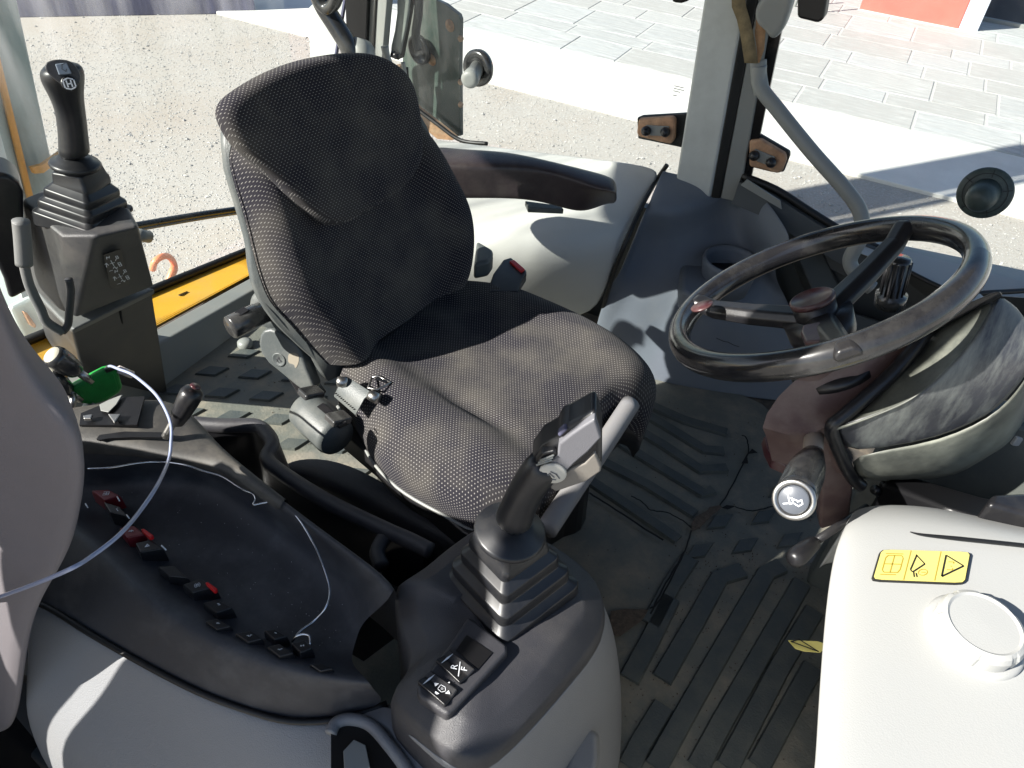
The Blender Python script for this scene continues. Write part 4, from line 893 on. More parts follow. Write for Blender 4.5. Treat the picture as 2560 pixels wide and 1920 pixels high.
# raised bezel with the two rockers
def q8z(l, z): return [Pz(u, v, z) for u, v in zz(C8, l)]
bz = q8z([(825, 665), (1075, 850), (1080, 900), (905, 1090), (740, 1270), (690, 1310), (500, 1180), (490, 1120), (700, 850)], .512)
mk('switch_bezel', prism(bz, (0, 0, -.02)), M['dark'], NC, bevel=.006, seg=3)
mk('blank_slot', prism(q8z([(815, 790), (980, 905), (890, 1010), (745, 890)], .5135), (0, 0, -.006)), M['glove'], NC, smooth=False)
def rocker(pl, z, mt, name='rocker_switch'):
    p = q8z(pl, z); c = sum(p, Vector())/4
    up = [q+V(0, 0, .010) for q in p]; 
    mids = [up[0].lerp(up[1], .5)+V(0, 0, -.004), up[3].lerp(up[2], .5)+V(0, 0, -.004)]
    v = p+[up[0], up[1], up[2], up[3]]+mids
    f = [(0, 1, 5, 8, 4), (1, 2, 6, 5), (2, 3, 7, 9, 6), (3, 0, 4, 7), (4, 8, 9, 7), (8, 5, 6, 9), (3, 2, 1, 0)]
    return mk(name, (v, f), mt, NC, smooth=False, bevel=.002, seg=3), p
r1, p1 = rocker([(612, 975), (700, 905), (870, 1035), (770, 1125)], .508, M['black'])
r2, p2 = rocker([(495, 1110), (580, 1040), (760, 1165), (675, 1270)], .508, M['black'])
for p, kind in ((p1, 'FR'), (p2, 'mirror')):
    ex = (p[2]-p[1]).normalized(); ey = (p[0]-p[1]).normalized(); L_ = (p[2]-p[1]).length; c = (p[0]+p[2])/2 + V(0, 0, .0085)
    e0 = p[1].lerp(p[0], .5)+ex*L_*.20+V(0, 0, .0088)
    mk('indicator_bar', prism([e0-ey*.009, e0+ex*.0011, e0+ey*.010, e0-ex*.0011], (0, 0, .0006)), M['print'], NC, smooth=False)
    tx = p[1].lerp(p[0], .5)+ex*L_*.66+V(0, 0, .0080)
    nz = V(0, 0, 1)
    if kind == 'FR':
        e2 = -ey   # letters read turned clockwise
        textmesh('letter', 'F', .0105, tx+ex*.000-ey*.005+nz*.001, -ey*0+V(ex.x, ex.y, 0)*.55+V(-ey.x, -ey.y, 0)*-.8, V(-ex.x, -ex.y, 0)*-.8+V(-ey.x, -ey.y, 0)*-.55, M['print'], NC) if False else None
        d_ = (ex*.55+ey*.83).normalized(); u_ = nz.cross(d_)
        textmesh('letter', 'F', .011, tx-u_*-.006+nz*.0, -d_, -u_, M['print'], NC)
        textmesh('letter', 'R', .011, tx-u_*.006+nz*.0, -d_, -u_, M['print'], NC)
        mk('slash', strokes([[(-.007, -.001), (.010, .001)]], tx+nz*.0006, d_, u_, .0010), M['print'], NC)
    else:
        tri = lambda cx, cy, a: [(cx+.0032*math.cos(a+k*2*PI/3), cy+.0032*math.sin(a+k*2*PI/3)) for k in (0, 1, 2)]
        vv, ff = [], []
        for i, a in enumerate((0, PI/2, PI, 3*PI/2)):
            t3 = tri(.0085*math.cos(a), .0085*math.sin(a), a); vv += [tx+ex*x+ey*y+nz*.0008 for x, y in t3]; ff.append((3*i, 3*i+1, 3*i+2))
        mk('arrow_mark', (vv, ff), M['print'], NC, smooth=False)
        mk('mirror_icon', strokes([[(-.004, .003), (.002, .0035), (.005, 0), (.002, -.0035), (-.004, -.003), (-.004, .003)], [(.0012*math.cos(i*PI/3)-.0, .0012*math.sin(i*PI/3)) for i in range(7)]], tx+nz*.0006, ex, ey, .0007), M['print'], NC)
# pale side under the housing (flares towards the floor)
h_i = list(range(24))
side_t = [HT[i] for i in (10, 11, 12, 13, 14, 15, 16, 17, 18, 19, 20)]
side_t = [p+V(0, 0, -.028)+(p-hc)*.002 for p in side_t]
s_m = rw([(840, 1560, .36), (900, 1640, .36), (960, 1700, .36), (1030, 1720, .34), (1120, 1690, .33), (1200, 1600, .32), (1290, 1500, .30), (1330, 1450, .28), (1336, 1400, .28), (1325, 1340, .30), (1290, 1290, .3)], .3)
s_b = rw([(860, 1720, .30), (920, 1800, .25), (1000, 1900, .15), (1100, 1950, .10), (1200, 1900, .08), (1290, 1800, .05), (1340, 1700, .03), (1346, 1600, .03), (1345, 1500, .03), (1335, 1420, .03), (1300, 1380, .03)], .1)
sd_t = [p+(p-hc)*.03 for p in side_t]
mk('side_cover', sheet([side_t, sd_t, s_m, s_b]), M['light'], NC, sub=2, solid=.004)
mk('cover_bridge', sheet([rw([(770, 1545), (838, 1517), (872, 1555), (930, 1615), (985, 1652), (1050, 1690)], .388), rw([(775, 1560), (835, 1545), (862, 1590), (905, 1650), (960, 1700), (1040, 1760)], .392), rw([(790, 1572), (828, 1572), (850, 1620), (880, 1680), (920, 1740), (1000, 1820)], .39), rw([(800, 1580), (825, 1580), (846, 1625), (874, 1690), (910, 1750), (990, 1830)], .30)]), M['light'], NC, sub=2)
mk('side_grip', prism(rw([(1248, 1580), (1268, 1572), (1288, 1585), (1290, 1640), (1270, 1720), (1225, 1740), (1222, 1660)], .26), (.0, .03, -.05)), M['light'], NC, bevel=.008, seg=3)
# open pocket at the very bottom with a buckle in it
pk = rw([(716, 1590), (728, 1568), (758, 1560), (800, 1572), (840, 1615), (880, 1670), (900, 1720), (716, 1720)], .385)
pkc = [p+V(0, -.004, .004) for p in pk]
mk('pocket_floor', prism([p+V(0, 0, .006) for p in pk], (0, 0, -.02)), M['glove'], NC, smooth=False)
mk('pocket_lip', tube([p+V(0, 0, .008) for p in pk[:7]], .008, 10, 6), M['light'], NC)
mk('buckle_piece', prism(rw([(742, 1625), (765, 1600), (790, 1612), (800, 1660), (745, 1680)], .40), (0, 0, .004)), M['greym'], NC, smooth=False, bevel=.001)
# switch row
def q2c(l, z): return [Pz(u, v, z) for u, v in zz((200, 1160, 3.073), l)]
SW = [((90, 225), (230, 220), (330, 270), (200, 310), 'red1', 'lamp'), ((185, 310), (320, 350), (400, 440), (240, 400), 'k', 'pen'), ((305, 515), (430, 495), (520, 570), (370, 600), 'red1', 'arrow'), ((428, 630), (560, 600), (660, 680), (470, 710), 'k2', 'tri'),
      ((600, 810), (740, 800), (850, 905), (690, 890), 'k', ''), ((790, 950), (930, 900), (1060, 970), (870, 1020), 'k2', 'coil'), ((945, 1090), (1060, 1060), (1190, 1130), (1060, 1175), 'k', 'dash'), ((960, 1230), (1060, 1210), (1180, 1275), (1060, 1300), 'k', 'loop'),
      ((1190, 1325), (1320, 1300), (1420, 1370), (1300, 1400), 'k', 'u'), ((1410, 1300), (1500, 1290), (1610, 1350), (1500, 1380), 'k', 'dash2'), ((1430, 1425), (1540, 1400), (1660, 1480), (1540, 1510), 'k', 'u'), ((1620, 1400), (1730, 1370), (1800, 1440), (1700, 1480), 'k', 'ii'),
      ((1760, 1560), (1860, 1550), (1960, 1600), (1850, 1620), 'k', '')]
dark_red = mat('switch_dark_red', (.16, .012, .018), .3)
for a, b, c, d, kind, sym in SW:
    p = q2c([a, b, c, d], .462); cc_ = sum(p, Vector())/4
    top = [cc_+(q-cc_)*.9+V(0, 0, .008) for q in p]
    m_ = dark_red if kind == 'red1' else M['black']
    sw_ = mk('rocker_switch', loft([[cc_+(q-cc_)*1.05+V(0, 0, -.02) for q in p], p, top]), m_, NC, smooth=False, bevel=.0015)
    ex = (p[1]-p[0]).normalized(); ey = V(0, 0, 1).cross(ex); s_ = (p[1]-p[0]).length/2
    L_ = {'lamp': [[(-.2, .5), (.6, .5), (.6, -.5), (-.2, -.5)], [(-.2, 0), (.6, 0)], [(.1, .5), (.1, -.5)], [(-.5, .5), (-.3, .5)], [(-.5, 0), (-.3, 0)], [(-.5, -.5), (-.3, -.5)]],
          'tri': [[(-.5, -.4), (.5, -.4), (0, .5), (-.5, -.4)], [(-.25, -.22), (.25, -.22), (0, .22), (-.25, -.22)]], 'arrow': [[(-.4, .3), (.1, -.3), (.1, .3), (.5, -.1)], [(-.5, -.1), (.1, .3)]],
          'coil': [[(.3*math.cos(i), .4*math.sin(i)) for i in range(8)], [(.55*math.cos(i*.4-1), .7*math.sin(i*.4-1)) for i in range(6)], [(.55*math.cos(i*.4+2.1), .7*math.sin(i*.4+2.1)) for i in range(6)], [(-.1, -.2), (-.1, .2), (.1, .1), (-.1, 0)]],
          'dash': [[(.1, .5), (.5, .4)], [(.3, .0), (.7, -.1)]], 'dash2': [[(0, .3), (.5, .0)]], 'loop': [[(-.2, .2), (.2, .3), (.5, 0), (.7, -.2), (.3, -.1), (-.1, .1)]], 'u': [[(-.4, .2), (-.1, .2), (-.1, -.1), (.3, -.1), (.3, .2), (.6, .1)]],
          'ii': [[(-.4, 0), (-.1, 0)], [(-.25, .2), (-.25, -.2)], [(.2, -.1), (.5, -.1)], [(.35, .1), (.35, -.3)]], 'pen': [[(.1, .1), (.7, -.3)], [(.2, .3), (.1, .1), (.3, -.1)]], '': []}[sym]
    if L_: mk('switch_symbol', strokes([[(x*s_*.55, y*s_*.45) for x, y in l] for l in L_], cc_+V(0, 0, .0085), ex, ey, .0008), M['print'], NC)
for pl in ([(465, 500), (490, 492), (565, 545), (545, 562), (525, 560)], [(960, 910), (980, 902), (1055, 955), (1040, 972), (1025, 972)]):
    mk('red_lens', prism(q2c(pl, .478), (0, 0, -.008)), M['red'], NC, smooth=False, bevel=.0015)
for a, b in (((285, 250), (305, 285)), ((625, 625), (662, 660)), ((358, 390), (378, 418)), ((42, 305), (60, 335))):
    p, q = q2c([a, b], .474); mk('indicator_bar', tube([p, q], .0011, 4, 0), M['print'], NC)
# chalky scuffs on the outer wall of the tray: thin dust flecks
rg = random.Random(21); fv = []
def fleck(cx, cy, n, sx, sy, zm=(0, 1280, 2.572)):
    L_ = []
    for _ in range(n):
        x, y = rg.gauss(cx, sx), rg.gauss(cy, sy); L_.append([(x, y), (x+rg.uniform(8, 30), y-rg.uniform(2, 14))])
    return L_
# dust specks on tray floor
sv, sf = [], []
for _ in range(160):
    u, v = rg.uniform(250, 740), rg.uniform(1040, 1400)
    if v < 1040+(u-430)*.75 or v > 1060+(u-200)*.78: continue
    p = D(u, v, .441); s = rg.uniform(.0003, .0010); k = len(sv); sv += [p, p+V(s, 0, 0), p+V(0, s, 0), p+V(.3*s, .3*s, s)]; sf += [(k, k+1, k+3), (k+1, k+2, k+3), (k+2, k, k+3)]
tag(mk('dust_speck', (sv, sf), M['print'], NC, smooth=False), kind='stuff')

# lever group on the rear end of the console
c4b = c6
def q6(l, z): return [Pz(u, v, z) for u, v in zz(c4b, l)]
mk('lever_well', prism(q6([(510, 1085), (520, 1010), (640, 960), (800, 905), (930, 903), (880, 1085)], .534), (0, 0, -.004)), M['glove'], NC, smooth=False)
mk('well_plate', prism(q6([(640, 960), (700, 930), (790, 895), (750, 960), (700, 1010), (650, 1000)], .537), (0, 0, .002)), M['greym'], NC, smooth=False, bevel=.001)
for pl in ([(700, 1030), (780, 1030), (740, 1085)], [(540, 1040), (600, 1030), (590, 1060), (545, 1060)]): mk('well_clip', prism(q6(pl, .538), (0, 0, .005)), M['steel'], NC, smooth=False, bevel=.001)
mk('lever_slot', prism(q6([(620, 1175), (640, 1150), (800, 1128), (1045, 1133), (1040, 1166), (850, 1164), (700, 1172), (640, 1183)], .5285), (0, 0, -.003)), M['glove'], NC, smooth=False)
def at6(b, l): return [atd(b, u, v) for u, v in zz(c4b, l)]
lb_ = q6([(1065, 1160)], .525)[0]
LV = thing('hand_lever', 'black knobbed hand lever standing in the slot of the near console', 'lever', lb_)
lp = at6(lb_, [(1060, 1165), (1130, 1040), (1150, 1000)]); mk('shaft', tube(lp, .006, 10, 3), M['steel'], LV)
k0_, k1_ = at6(lb_, [(1128, 1080), (1240, 870)]); kd = (k1_-k0_); kl = kd.length
mk('knob', lathe(k0_, kd, [(.007, 0), (.011, .004), (.0135, kl*.3), (.016, kl*.7), (.0165, kl*.92), (.014, kl*1.03), (.009, kl*1.06), (0, kl*1.065)], 24), M['black'], LV)
mk('knob_reflection', lathe(k1_+kd.normalized()*.0085, kd, [(.008, 0), (.007, .002), (0, .0025)], 20), M['dred'], LV)  # dark red disc paints a reflection on the knob end
LS = V(-.98, .52, .53)
def blk(name, label, a, b, r, capm):
    base = LS; p, q = at6(base, [a, b]); T = thing(name, label, 'lever', p); d = q-p; l = d.length
    mk('knob', lathe(p, d, [(.010, 0), (r*.75, .004), (r, l*.45), (r*1.05, l*.8), (r*.95, l*.93), (r*.6, l*1.0), (0, l*1.02)], 24), M['rail'], T)
    mk('shaft', tube([p-d*.55, p+d*.02], .0065, 10, 0), M['steel'], T)
    mk('cream_cap', lathe(q-d.normalized()*.016, d, [(r*1.0, 0), (r*1.02, .006), (r*.75, .015), (r*.3, .019), (0, .0195)], 20), capm, T)
blk('hydraulic_lever', 'black hydraulic lever with cream end cap, the upper one beside the green tag', (500, 745), (325, 630), .018, M['cream'])
blk('hydraulic_lever', 'black hydraulic lever with cream end cap, lower one half behind the mauve trim', (440, 870), (285, 770), .018, M['cream'])
kt = mk('ignition_collar', lathe(at6(LS, [(430, 930)])[0], (-.3, -.8, .6), [(.020, -.006), (.020, 0), (.016, .004), (.014, 0), (0, 0)], 24), M['steel']); tag(kt, 'shiny steel ring half hidden behind the mauve trim below the levers', 'ring')
GT = thing('green_tag', 'bright green rubber key tag hanging on its thin blue cable', 'tag', at6(LS, [(620, 850)])[0])
gt0 = at6(LS+V(.01, .01, 0), [(455, 850), (560, 790), (665, 735), (740, 718), (760, 745), (792, 850), (770, 885), (690, 935), (600, 962), (510, 950), (478, 900)])
cg_ = sum(gt0, Vector())/11; tn = V(cg_.x, cg_.y, -.3).normalized()
mk('body', prism(gt0, tn*.022), M['green'], GT, bevel=.006, seg=3)
mk('raised_panel', prism([cg_+(p-cg_)*.8-tn*.001 for p in gt0], tn*.006), M['green'], GT, bevel=.002)
mk('slot', prism([p-tn*.001 for p in at6(LS+V(.01, .01, 0), [(672, 735), (745, 716), (752, 728), (685, 752)])], tn*.01), M['seal'], GT, smooth=False)
mk('stalk', tube(at6(LS, [(560, 960), (620, 1000), (650, 1060), (655, 1090)]), lambda t: .0115, 14, 6), M['greym'], GT)
mk('stalk_ring', lathe(at6(LS, [(655, 1085)])[0], (0, 0, 1), [(.017, -.006), (.019, 0), (.017, .006), (.012, .008)], 18), M['steel'], GT)
cbl = thing('key_cable', 'thin pale blue cable looping from the green tag across the mauve trim', 'cable', at6(LS, [(720, 716)])[0])
cp = at6(LS, [(680, 722), (710, 708), (765, 728), (850, 762), (940, 830), (1010, 900), (1065, 990), (1100, 1090), (1100, 1200), (1085, 1310)])
cp = [CAMP+(p-CAMP)*(1-.03*i) for i, p in enumerate(cp)]
cw = [Py(u, v, y) for u, v, y in ((395, 1210, .34), (352, 1275, .295), (300, 1335, .25), (230, 1390, .215), (170, 1425, .19), (60, 1470, .175), (-40, 1505, .17))]
mk('cable', tube(cp+cw, .0023, 8, 8), M['cable'], cbl)
mk('ferrule', tube(at6(LS, [(760, 728), (850, 764)]), .0065, 12, 0), M['ferrule'], cbl)
# loose silver wire lying in the tray
wz = [(190, 1013, .50), (240, 1010, .50), (300, 1000, .498), (350, 998, .49), (400, 1005, .485), (440, 1018, .48), (480, 1030, .478), (520, 1055, .475), (545, 1066, .472), (552, 1078, .47), (548, 1090, .468), (572, 1086, .47), (600, 1085, .475), (640, 1115, .48), (672, 1165, .48), (695, 1215, .47), (712, 1272, .455), (705, 1310, .45), (680, 1340, .447), (650, 1362, .447), (632, 1385, .45), (640, 1375, .46), (655, 1370, .463), (668, 1374, .463), (670, 1392, .46)]
wz = [(u, v, z+(.02 if 380 < u and v < 1330 else .008)) for u, v, z in wz]
wi = mk('loose_wire', tube(dz(wz), .0016, 6, 6), M['chrome']); tag(wi, 'loose kinked silver wire lying along the console tray', 'wire')

# right joystick
base = Pz(*zz(C8, [(1100, 430)])[0], .505)
RJ = thing('joystick', 'right joystick with angled grey head, on the near console', 'joystick', base)
vd2 = V(base.x, base.y, 0).normalized(); sd2 = vd2.cross(V(0, 0, 1)).normalized()
col_ = atd(base, *zz(C8, [(1095, 120)])[0])
boot(base+V(0, 0, -.012), col_+V(0, 0, -.030), .068, .037, math.atan2(vd2.y, vd2.x)+PI/4, 3, RJ)
boot(col_+V(0, 0, -.04), col_+V(0, 0, -.002), .038, .036, math.atan2(vd2.y, vd2.x)+PI/4, 1, RJ, 'neck')
c8b = (1150, 1000, 4.147)
def a8(l, push=0): return [atd(base, u, v)-vd2*push for u, v in zz(c8b, l)]
mk('collar', lathe(col_, V(.12, .02, 1), [(.032, -.012), (.043, -.006), (.045, -.001), (.042, .003), (.031, .006), (.026, .012)], 28), M['boot'], RJ)
st0 = a8([(540, 1290), (575, 1180), (650, 1000), (745, 840), (840, 720), (930, 620)])
sr = [.026, .022, .021, .021, .022, .020]
lo = []
for i, p in enumerate(st0):
    a = st0[max(0, i-1)]; b = st0[min(5, i+1)]; t = (b-a).normalized(); x = vd2; y = t.cross(x).normalized()
    lo.append([p+(x*sr[i]*.95*math.cos(2*PI*k/18)+y*sr[i]*math.sin(2*PI*k/18)) for k in range(18)])
mk('grip', loft(lo), M['boot'], RJ, sub=1)
hd = a8([(745, 610), (850, 465), (1000, 380), (1060, 250), (1130, 240), (1300, 150), (1410, 85), (1475, 330), (1472, 690), (1320, 800), (985, 910), (880, 900), (760, 700)], .005)
mk('head', prism([p for p in hd], vd2*.040), M['boot'], RJ, bevel=.009, seg=3)
jg = mat('joystick_head_grey', (.15, .15, .165), .38, bump=.2, bscale=1200)
f1_ = a8([(905, 600), (960, 545), (1010, 510), (1030, 375), (1160, 270), (1290, 180), (1400, 110), (1465, 315), (1330, 460), (1200, 570), (1080, 690), (940, 745), (890, 735)], .012)
mk('upper_face', prism(f1_, vd2*.012), jg, RJ, bevel=.003, seg=2)
f2_ = a8([(905, 770), (1000, 740), (1150, 660), (1290, 600), (1400, 480), (1465, 640), (1465, 690), (1320, 790), (990, 905), (940, 860)], .008)
mk('lower_face', prism(f2_, vd2*.014), mat('joystick_face_tan', (.19, .175, .155), .4, bump=.2, bscale=1200), RJ, bevel=.003)
lg = a8([(965, 665)], .0145)[0]
mk('badge', lathe(lg, -vd2, [(.0155, -.003), (.0155, 0), (.014, .0012), (0, .0014)], 28), mat('badge_white', (.55, .53, .47), .5), RJ)
mk('badge_mark', strokes([[(-.007, -.004), (-.003, .002), (.002, -.003)], [(-.002, .005), (.004, .002), (.008, -.004)], [(-.005, -.007), (.004, -.007)]], lg-vd2*.0016, sd2, V(0, 0, 1), .0016), M['dial'], RJ)
mk('rocker_button', prism(a8([(780, 580), (850, 470), (990, 440), (1020, 490), (930, 540)], .012), vd2*.012), M['black'], RJ, bevel=.003)
for k in range(3):
    a_, b_ = a8([(800+k*20, 575-k*25), (960+k*10, 520-k*25)], .0145); mk('button_rib', tube([a_, b_], .0012, 6, 0), M['greym'], RJ)
mk('side_button', prism(a8([(1010, 310), (1080, 245), (1125, 255), (1040, 340)], .008), vd2*.01), M['wall'], RJ, bevel=.003)

# near door pillar trim (mauve grey, out of focus at the left)
TP = thing('pillar_trim', 'plain mauve grey pillar trim filling the lower left foreground', 'trim', V(-.7, .2, 0))
def ty(l): return [Py(u*KD, v*KD, y) for u, v, y in l]
rE = ty([(u+(9 if v > 700 else 0), v, y) for u, v, y in [(-50, 470, .25), (-5, 622, .25), (30, 700, .25), (58, 790, .25), (105, 855, .25), (160, 915, .25), (187, 965, .248), (191, 1060, .24), (180, 1160, .225), (160, 1220, .215), (128, 1272, .20), (90, 1335, .185), (70, 1400, .170), (58, 1470, .155), (48, 1540, .14), (35, 1590, .13), (0, 1600, .12)]])
lE = [p+V(-.52 if p.z < .78 else -.14, -.02, .0) for p in rE]
mE = [a.lerp(b, .12)+V(0, -.008, 0) for a, b in zip(rE, lE)]
mk('trim_skin', sheet([[p+V(-.06, .03, 0) for p in rE], rE, mE, lE]), M['trim'], TP, sub=2)
up_ = (rE[1]-rE[4]); up_ = V(-.15, .05, 1).normalized()
NP = thing('near_door_post', 'near door post of the cab above the trim, unseen, flared to shade the wheel', 'post', V(-.75, .2, .9))
mk('post_body', loft([[V(-.72, .17, 1.0), V(-.60, .17, 1.0), V(-.60, .24, 1.0), V(-.72, .24, 1.0)], [V(-.71, .17, 1.12), V(-.49, .17, 1.12), V(-.49, .24, 1.12), V(-.71, .24, 1.12)], [V(-.69, .17, 1.72), V(-.50, .17, 1.72), V(-.50, .24, 1.72), V(-.69, .24, 1.72)]]), M['pillar'], NP, smooth=False, bevel=.01)  # upper post widened to throw shade on the wheel and column

# =================================================================== OPERATOR SEAT
SE = thing('operator_seat', 'black operator seat in dotted cloth with one armrest, at the centre of the cab', 'seat', V(-.55, 1.0, 0))
bn = V(.427, -.106, .129).normalized(); bo = V(-.69, .80, .48)
def qb(l, off=0): return [Dl(u, v, bo+bn*off, bn) for u, v in l]
wid = V(.24, .97, 0).normalized(); upb = bn.cross(wid)*-1
if upb.z < 0: upb = -upb
def uvfix(vf, ex, ey):
    v, f = vf[0], vf[1]; c = Vector(v[0]); n = ex.cross(ey).normalized()
    return v, f, [((p-c).dot(ex), (p-c).dot(ey)-(p-c).dot(n)*.6) for p in v]
# lower backrest: grid across the width, bolsters raised, hollow middle
nearE = [(728, 800), (690, 762), (640, 705), (600, 660), (577, 600), (562, 540), (545, 470), (520, 385), (512, 335), (530, 290)]
farE = [(1012, 592), (1026, 565), (1034, 520), (1036, 470), (1026, 425), (1000, 372), (965, 310), (935, 272), (905, 240), (885, 215)]
ne = resamp(crom(qb(nearE), 4), 22); fe = resamp(crom(qb(farE), 4), 22)
rows = []; uv = []
NW = 26
for i, (a, b) in enumerate(zip(ne, fe)):
    row = []; h_ = i/21
    for j in range(NW+1):
        t = j/NW; e = abs(2*t-1)
        bol = .030*math.exp(-((e-.74)/.17)**2)*(1-h_*.35) + .012*math.exp(-((h_-.28)/.25)**2)*(1-e)
        edge = -.055*max(0, (e-.86)/.14)**2
        wr = .0018*math.sin(t*34+h_*3)*max(0, 1-h_*3.0)*(1-e)
        row.append(a.lerp(b, t)+bn*(bol+edge+wr)+bn*.004*random.uniform(-.2, .2))
    rows.append([a-bn*.03+(a-b).normalized()*-.006]+row+[b-bn*.045])
v, f = sheet(rows)
mk('backrest', uvfix((v, f), wid, upb), M['cloth'], SE, sub=1)
# headrest
ho = [(500, 322), (468, 275), (457, 240), (478, 208), (560, 158), (650, 127), (740, 114), (800, 118), (848, 142), (876, 178), (891, 235), (898, 300), (893, 350), (860, 400), (800, 442), (745, 475), (698, 486), (640, 448), (572, 382)]
hr = qb(ho, .014)
v, f, _ = pillow(hr, bn, .022, -.035, 72, prof=[(.86, -1), (.95, -.9), (.99, -.55), (1.0, -.1), (.99, .3), (.965, .6), (.93, .8), (.86, .93), (.7, 1.0), (.45, 1.05), (.2, 1.05), (.04, 1.05)])
mk('headrest', uvfix((v, f), wid, upb), M['cloth'], SE, sub=1)
# shell behind
so_ = [(735, 812), (690, 785), (640, 740), (600, 700), (566, 650), (548, 600), (540, 530), (515, 440), (492, 360), (492, 310), (530, 260), (860, 210), (950, 340), (1000, 440), (1005, 540), (985, 600)]
sh = resamp(crom(qb(so_, -.035), 4, True), 60, True); sc = sum(sh, Vector())/60
mk('back_shell', loft([sh, [sc+(p-sc)*.99-bn*.02 for p in sh], [sc+(p-sc)*.93-bn*.045 for p in sh], [sc+(p-sc)*.7-bn*.07 for p in sh]]), M['seatgrey'], SE)
# cushion (Coons patch)
CZ = .47
def qc(l): return [D(u, v, z) for u, v, z in l]
rearE = qc([(722, 806, .45), (760, 772, .462), (840, 712, .465), (930, 640, .465), (1000, 602, .458)])
frontE = qc([(1160, 1098, .425), (1215, 1022, .450), (1275, 940, .455), (1325, 868, .458), (1408, 862, .435)])
nearC = qc([(722, 806, .45), (768, 868, .448), (800, 925, .448), (860, 985, .448), (950, 1040, .448), (1050, 1090, .44), (1160, 1098, .425)])
farC = qc([(1000, 602, .458), (1110, 606, .455), (1200, 636, .455), (1290, 680, .455), (1372, 738, .455), (1425, 800, .45), (1408, 862, .435)])
n_, m_ = 34, 34
c0 = resamp(crom(nearC, 4), n_); c1 = resamp(crom(farC, 4), n_); d0 = resamp(crom(rearE, 4), m_); d1 = resamp(crom(frontE, 4), m_)
rows = []
for i in range(n_):
    s = i/(n_-1); row = []
    for j in range(m_):
        t = j/(m_-1)
        p = c0[i]*(1-t)+c1[i]*t + d0[j]*(1-s)+d1[j]*s - (c0[0]*(1-s)*(1-t)+c1[0]*(1-s)*t+c0[-1]*s*(1-t)+c1[-1]*s*t)
        e = abs(2*t-1)
        h = .022*math.exp(-((e-.70)/.15)**2)*(1-.5*s) + .010*s*math.exp(-((s-.72)/.2)**2)
        h -= .012*math.exp(-((s-.35)/.3)**2)*(1-e**2)
        h -= .034*max(0, (e-.84)/.16)**2 + .03*max(0, (s-.88)/.12)**2
        # crease running forward on the near bolster, and soft folds
        cr = .22+.06*math.sin(s*3.2); h -= .017*math.exp(-((t-cr)/.020)**2)*(1 if .33 < s < .85 else 0)*math.sin((s-.33)/.52*PI if .33 < s < .85 else 0)
        h += .010*math.exp(-((t-cr+.055)/.05)**2)*math.sin(min(1, s*1.3)*PI)
        h += .0035*math.sin(t*24+s*9)*math.exp(-((t-.66)/.2)**2)*(1-s)
        row.append(p+V(0, 0, h))
    rows.append(row)
cm = sum((r[m_//2] for r in rows), Vector())/n_
def edge_drop(row, s, z): return row
full = []
skirt0 = [cm+(p-cm)*1.0+V(0, 0, -.055) for p in rows[0]]; 
vgrid = rows
v = [p for r in vgrid for p in r]; f = []
for i in range(n_-1):
    for j in range(m_-1): f.append((i*m_+j, i*m_+j+1, (i+1)*m_+j+1, (i+1)*m_+j))
per = [(0, j) for j in range(m_)]+[(i, m_-1) for i in range(1, n_)]+[(n_-1, j) for j in range(m_-2, -1, -1)]+[(i, 0) for i in range(n_-2, 0, -1)]
prev = [i*m_+j for i, j in per]
for sc_, dz_ in ((1.012, -.018), (1.008, -.045), (.97, -.07)):
    k0 = len(v); 
    for i, j in per: p = rows[i][j]; v.append(cm+(p-cm)*sc_+V(0, 0, dz_ + (rows[i][j].z-rows[i][j].z)))
    cur = list(range(k0, k0+len(per)))
    for a in range(len(per)): b = (a+1) % len(per); f.append((prev[a], prev[b], cur[b], cur[a]))
    prev = cur
fwd = V(.98, -.2, 0).normalized(); lat = V(.2, .98, 0).normalized()
uvv = [(( p-cm).dot(fwd), (p-cm).dot(lat)) for p in v[:n_*m_]]
for ri, dd in enumerate((.02, .047, .075)):
    for i, j in per:
        a = uvv[i*m_+j]; L_ = math.hypot(*a); uvv.append((a[0]*(1+dd/L_), a[1]*(1+dd/L_)))
mk('cushion', (v, f, uvv), M['cloth'], SE, sub=1)
pe = [rows[i][j] for i, j in per]
mk('cushion_pan', loft([[cm+(p-cm)*.985+V(0, 0, -.050) for p in pe], [cm+(p-cm)*1.0+V(0, 0, -.072) for p in pe], [cm+(p-cm)*.97+V(0, 0, -.10) for p in pe]]), M['black'], SE)
mk('piping', tube([cm+(p-cm)*1.006+V(0, 0, -.048) for p in resamp(pe[len(pe)-n_+2:]+pe[:1], 24)], .003, 8, 0), M['greym'], SE)
# suspension and base
def qz(l, z): return [D(u, v, z) for u, v in l]
mk('suspension', loft([[cm+(p-cm)*.86+V(0, 0, -.09) for p in resamp(pe, 40, True)], [cm+V(-.02, .0, 0)+(p-cm)*.74+V(0, 0, -.22) for p in resamp(pe, 40, True)], [cm+V(-.02, 0, 0)+(p-cm)*.78+V(0, 0, -.44) for p in resamp(pe, 40, True)]]), M['black'], SE)
# near side rail and frame
mk('side_rail', prism([D(740, 850, .37), D(1010, 1105, .37), D(1150, 1200, .37), D(1160, 1235, .37), D(1000, 1150, .37), D(735, 930, .37)], (0, 0, -.05)), M['black'], SE, bevel=.006)
mk('adjust_slot', tube([D(862, 1005, .385), D(888, 1022, .385)], .004, 6, 0), M['white'], SE)
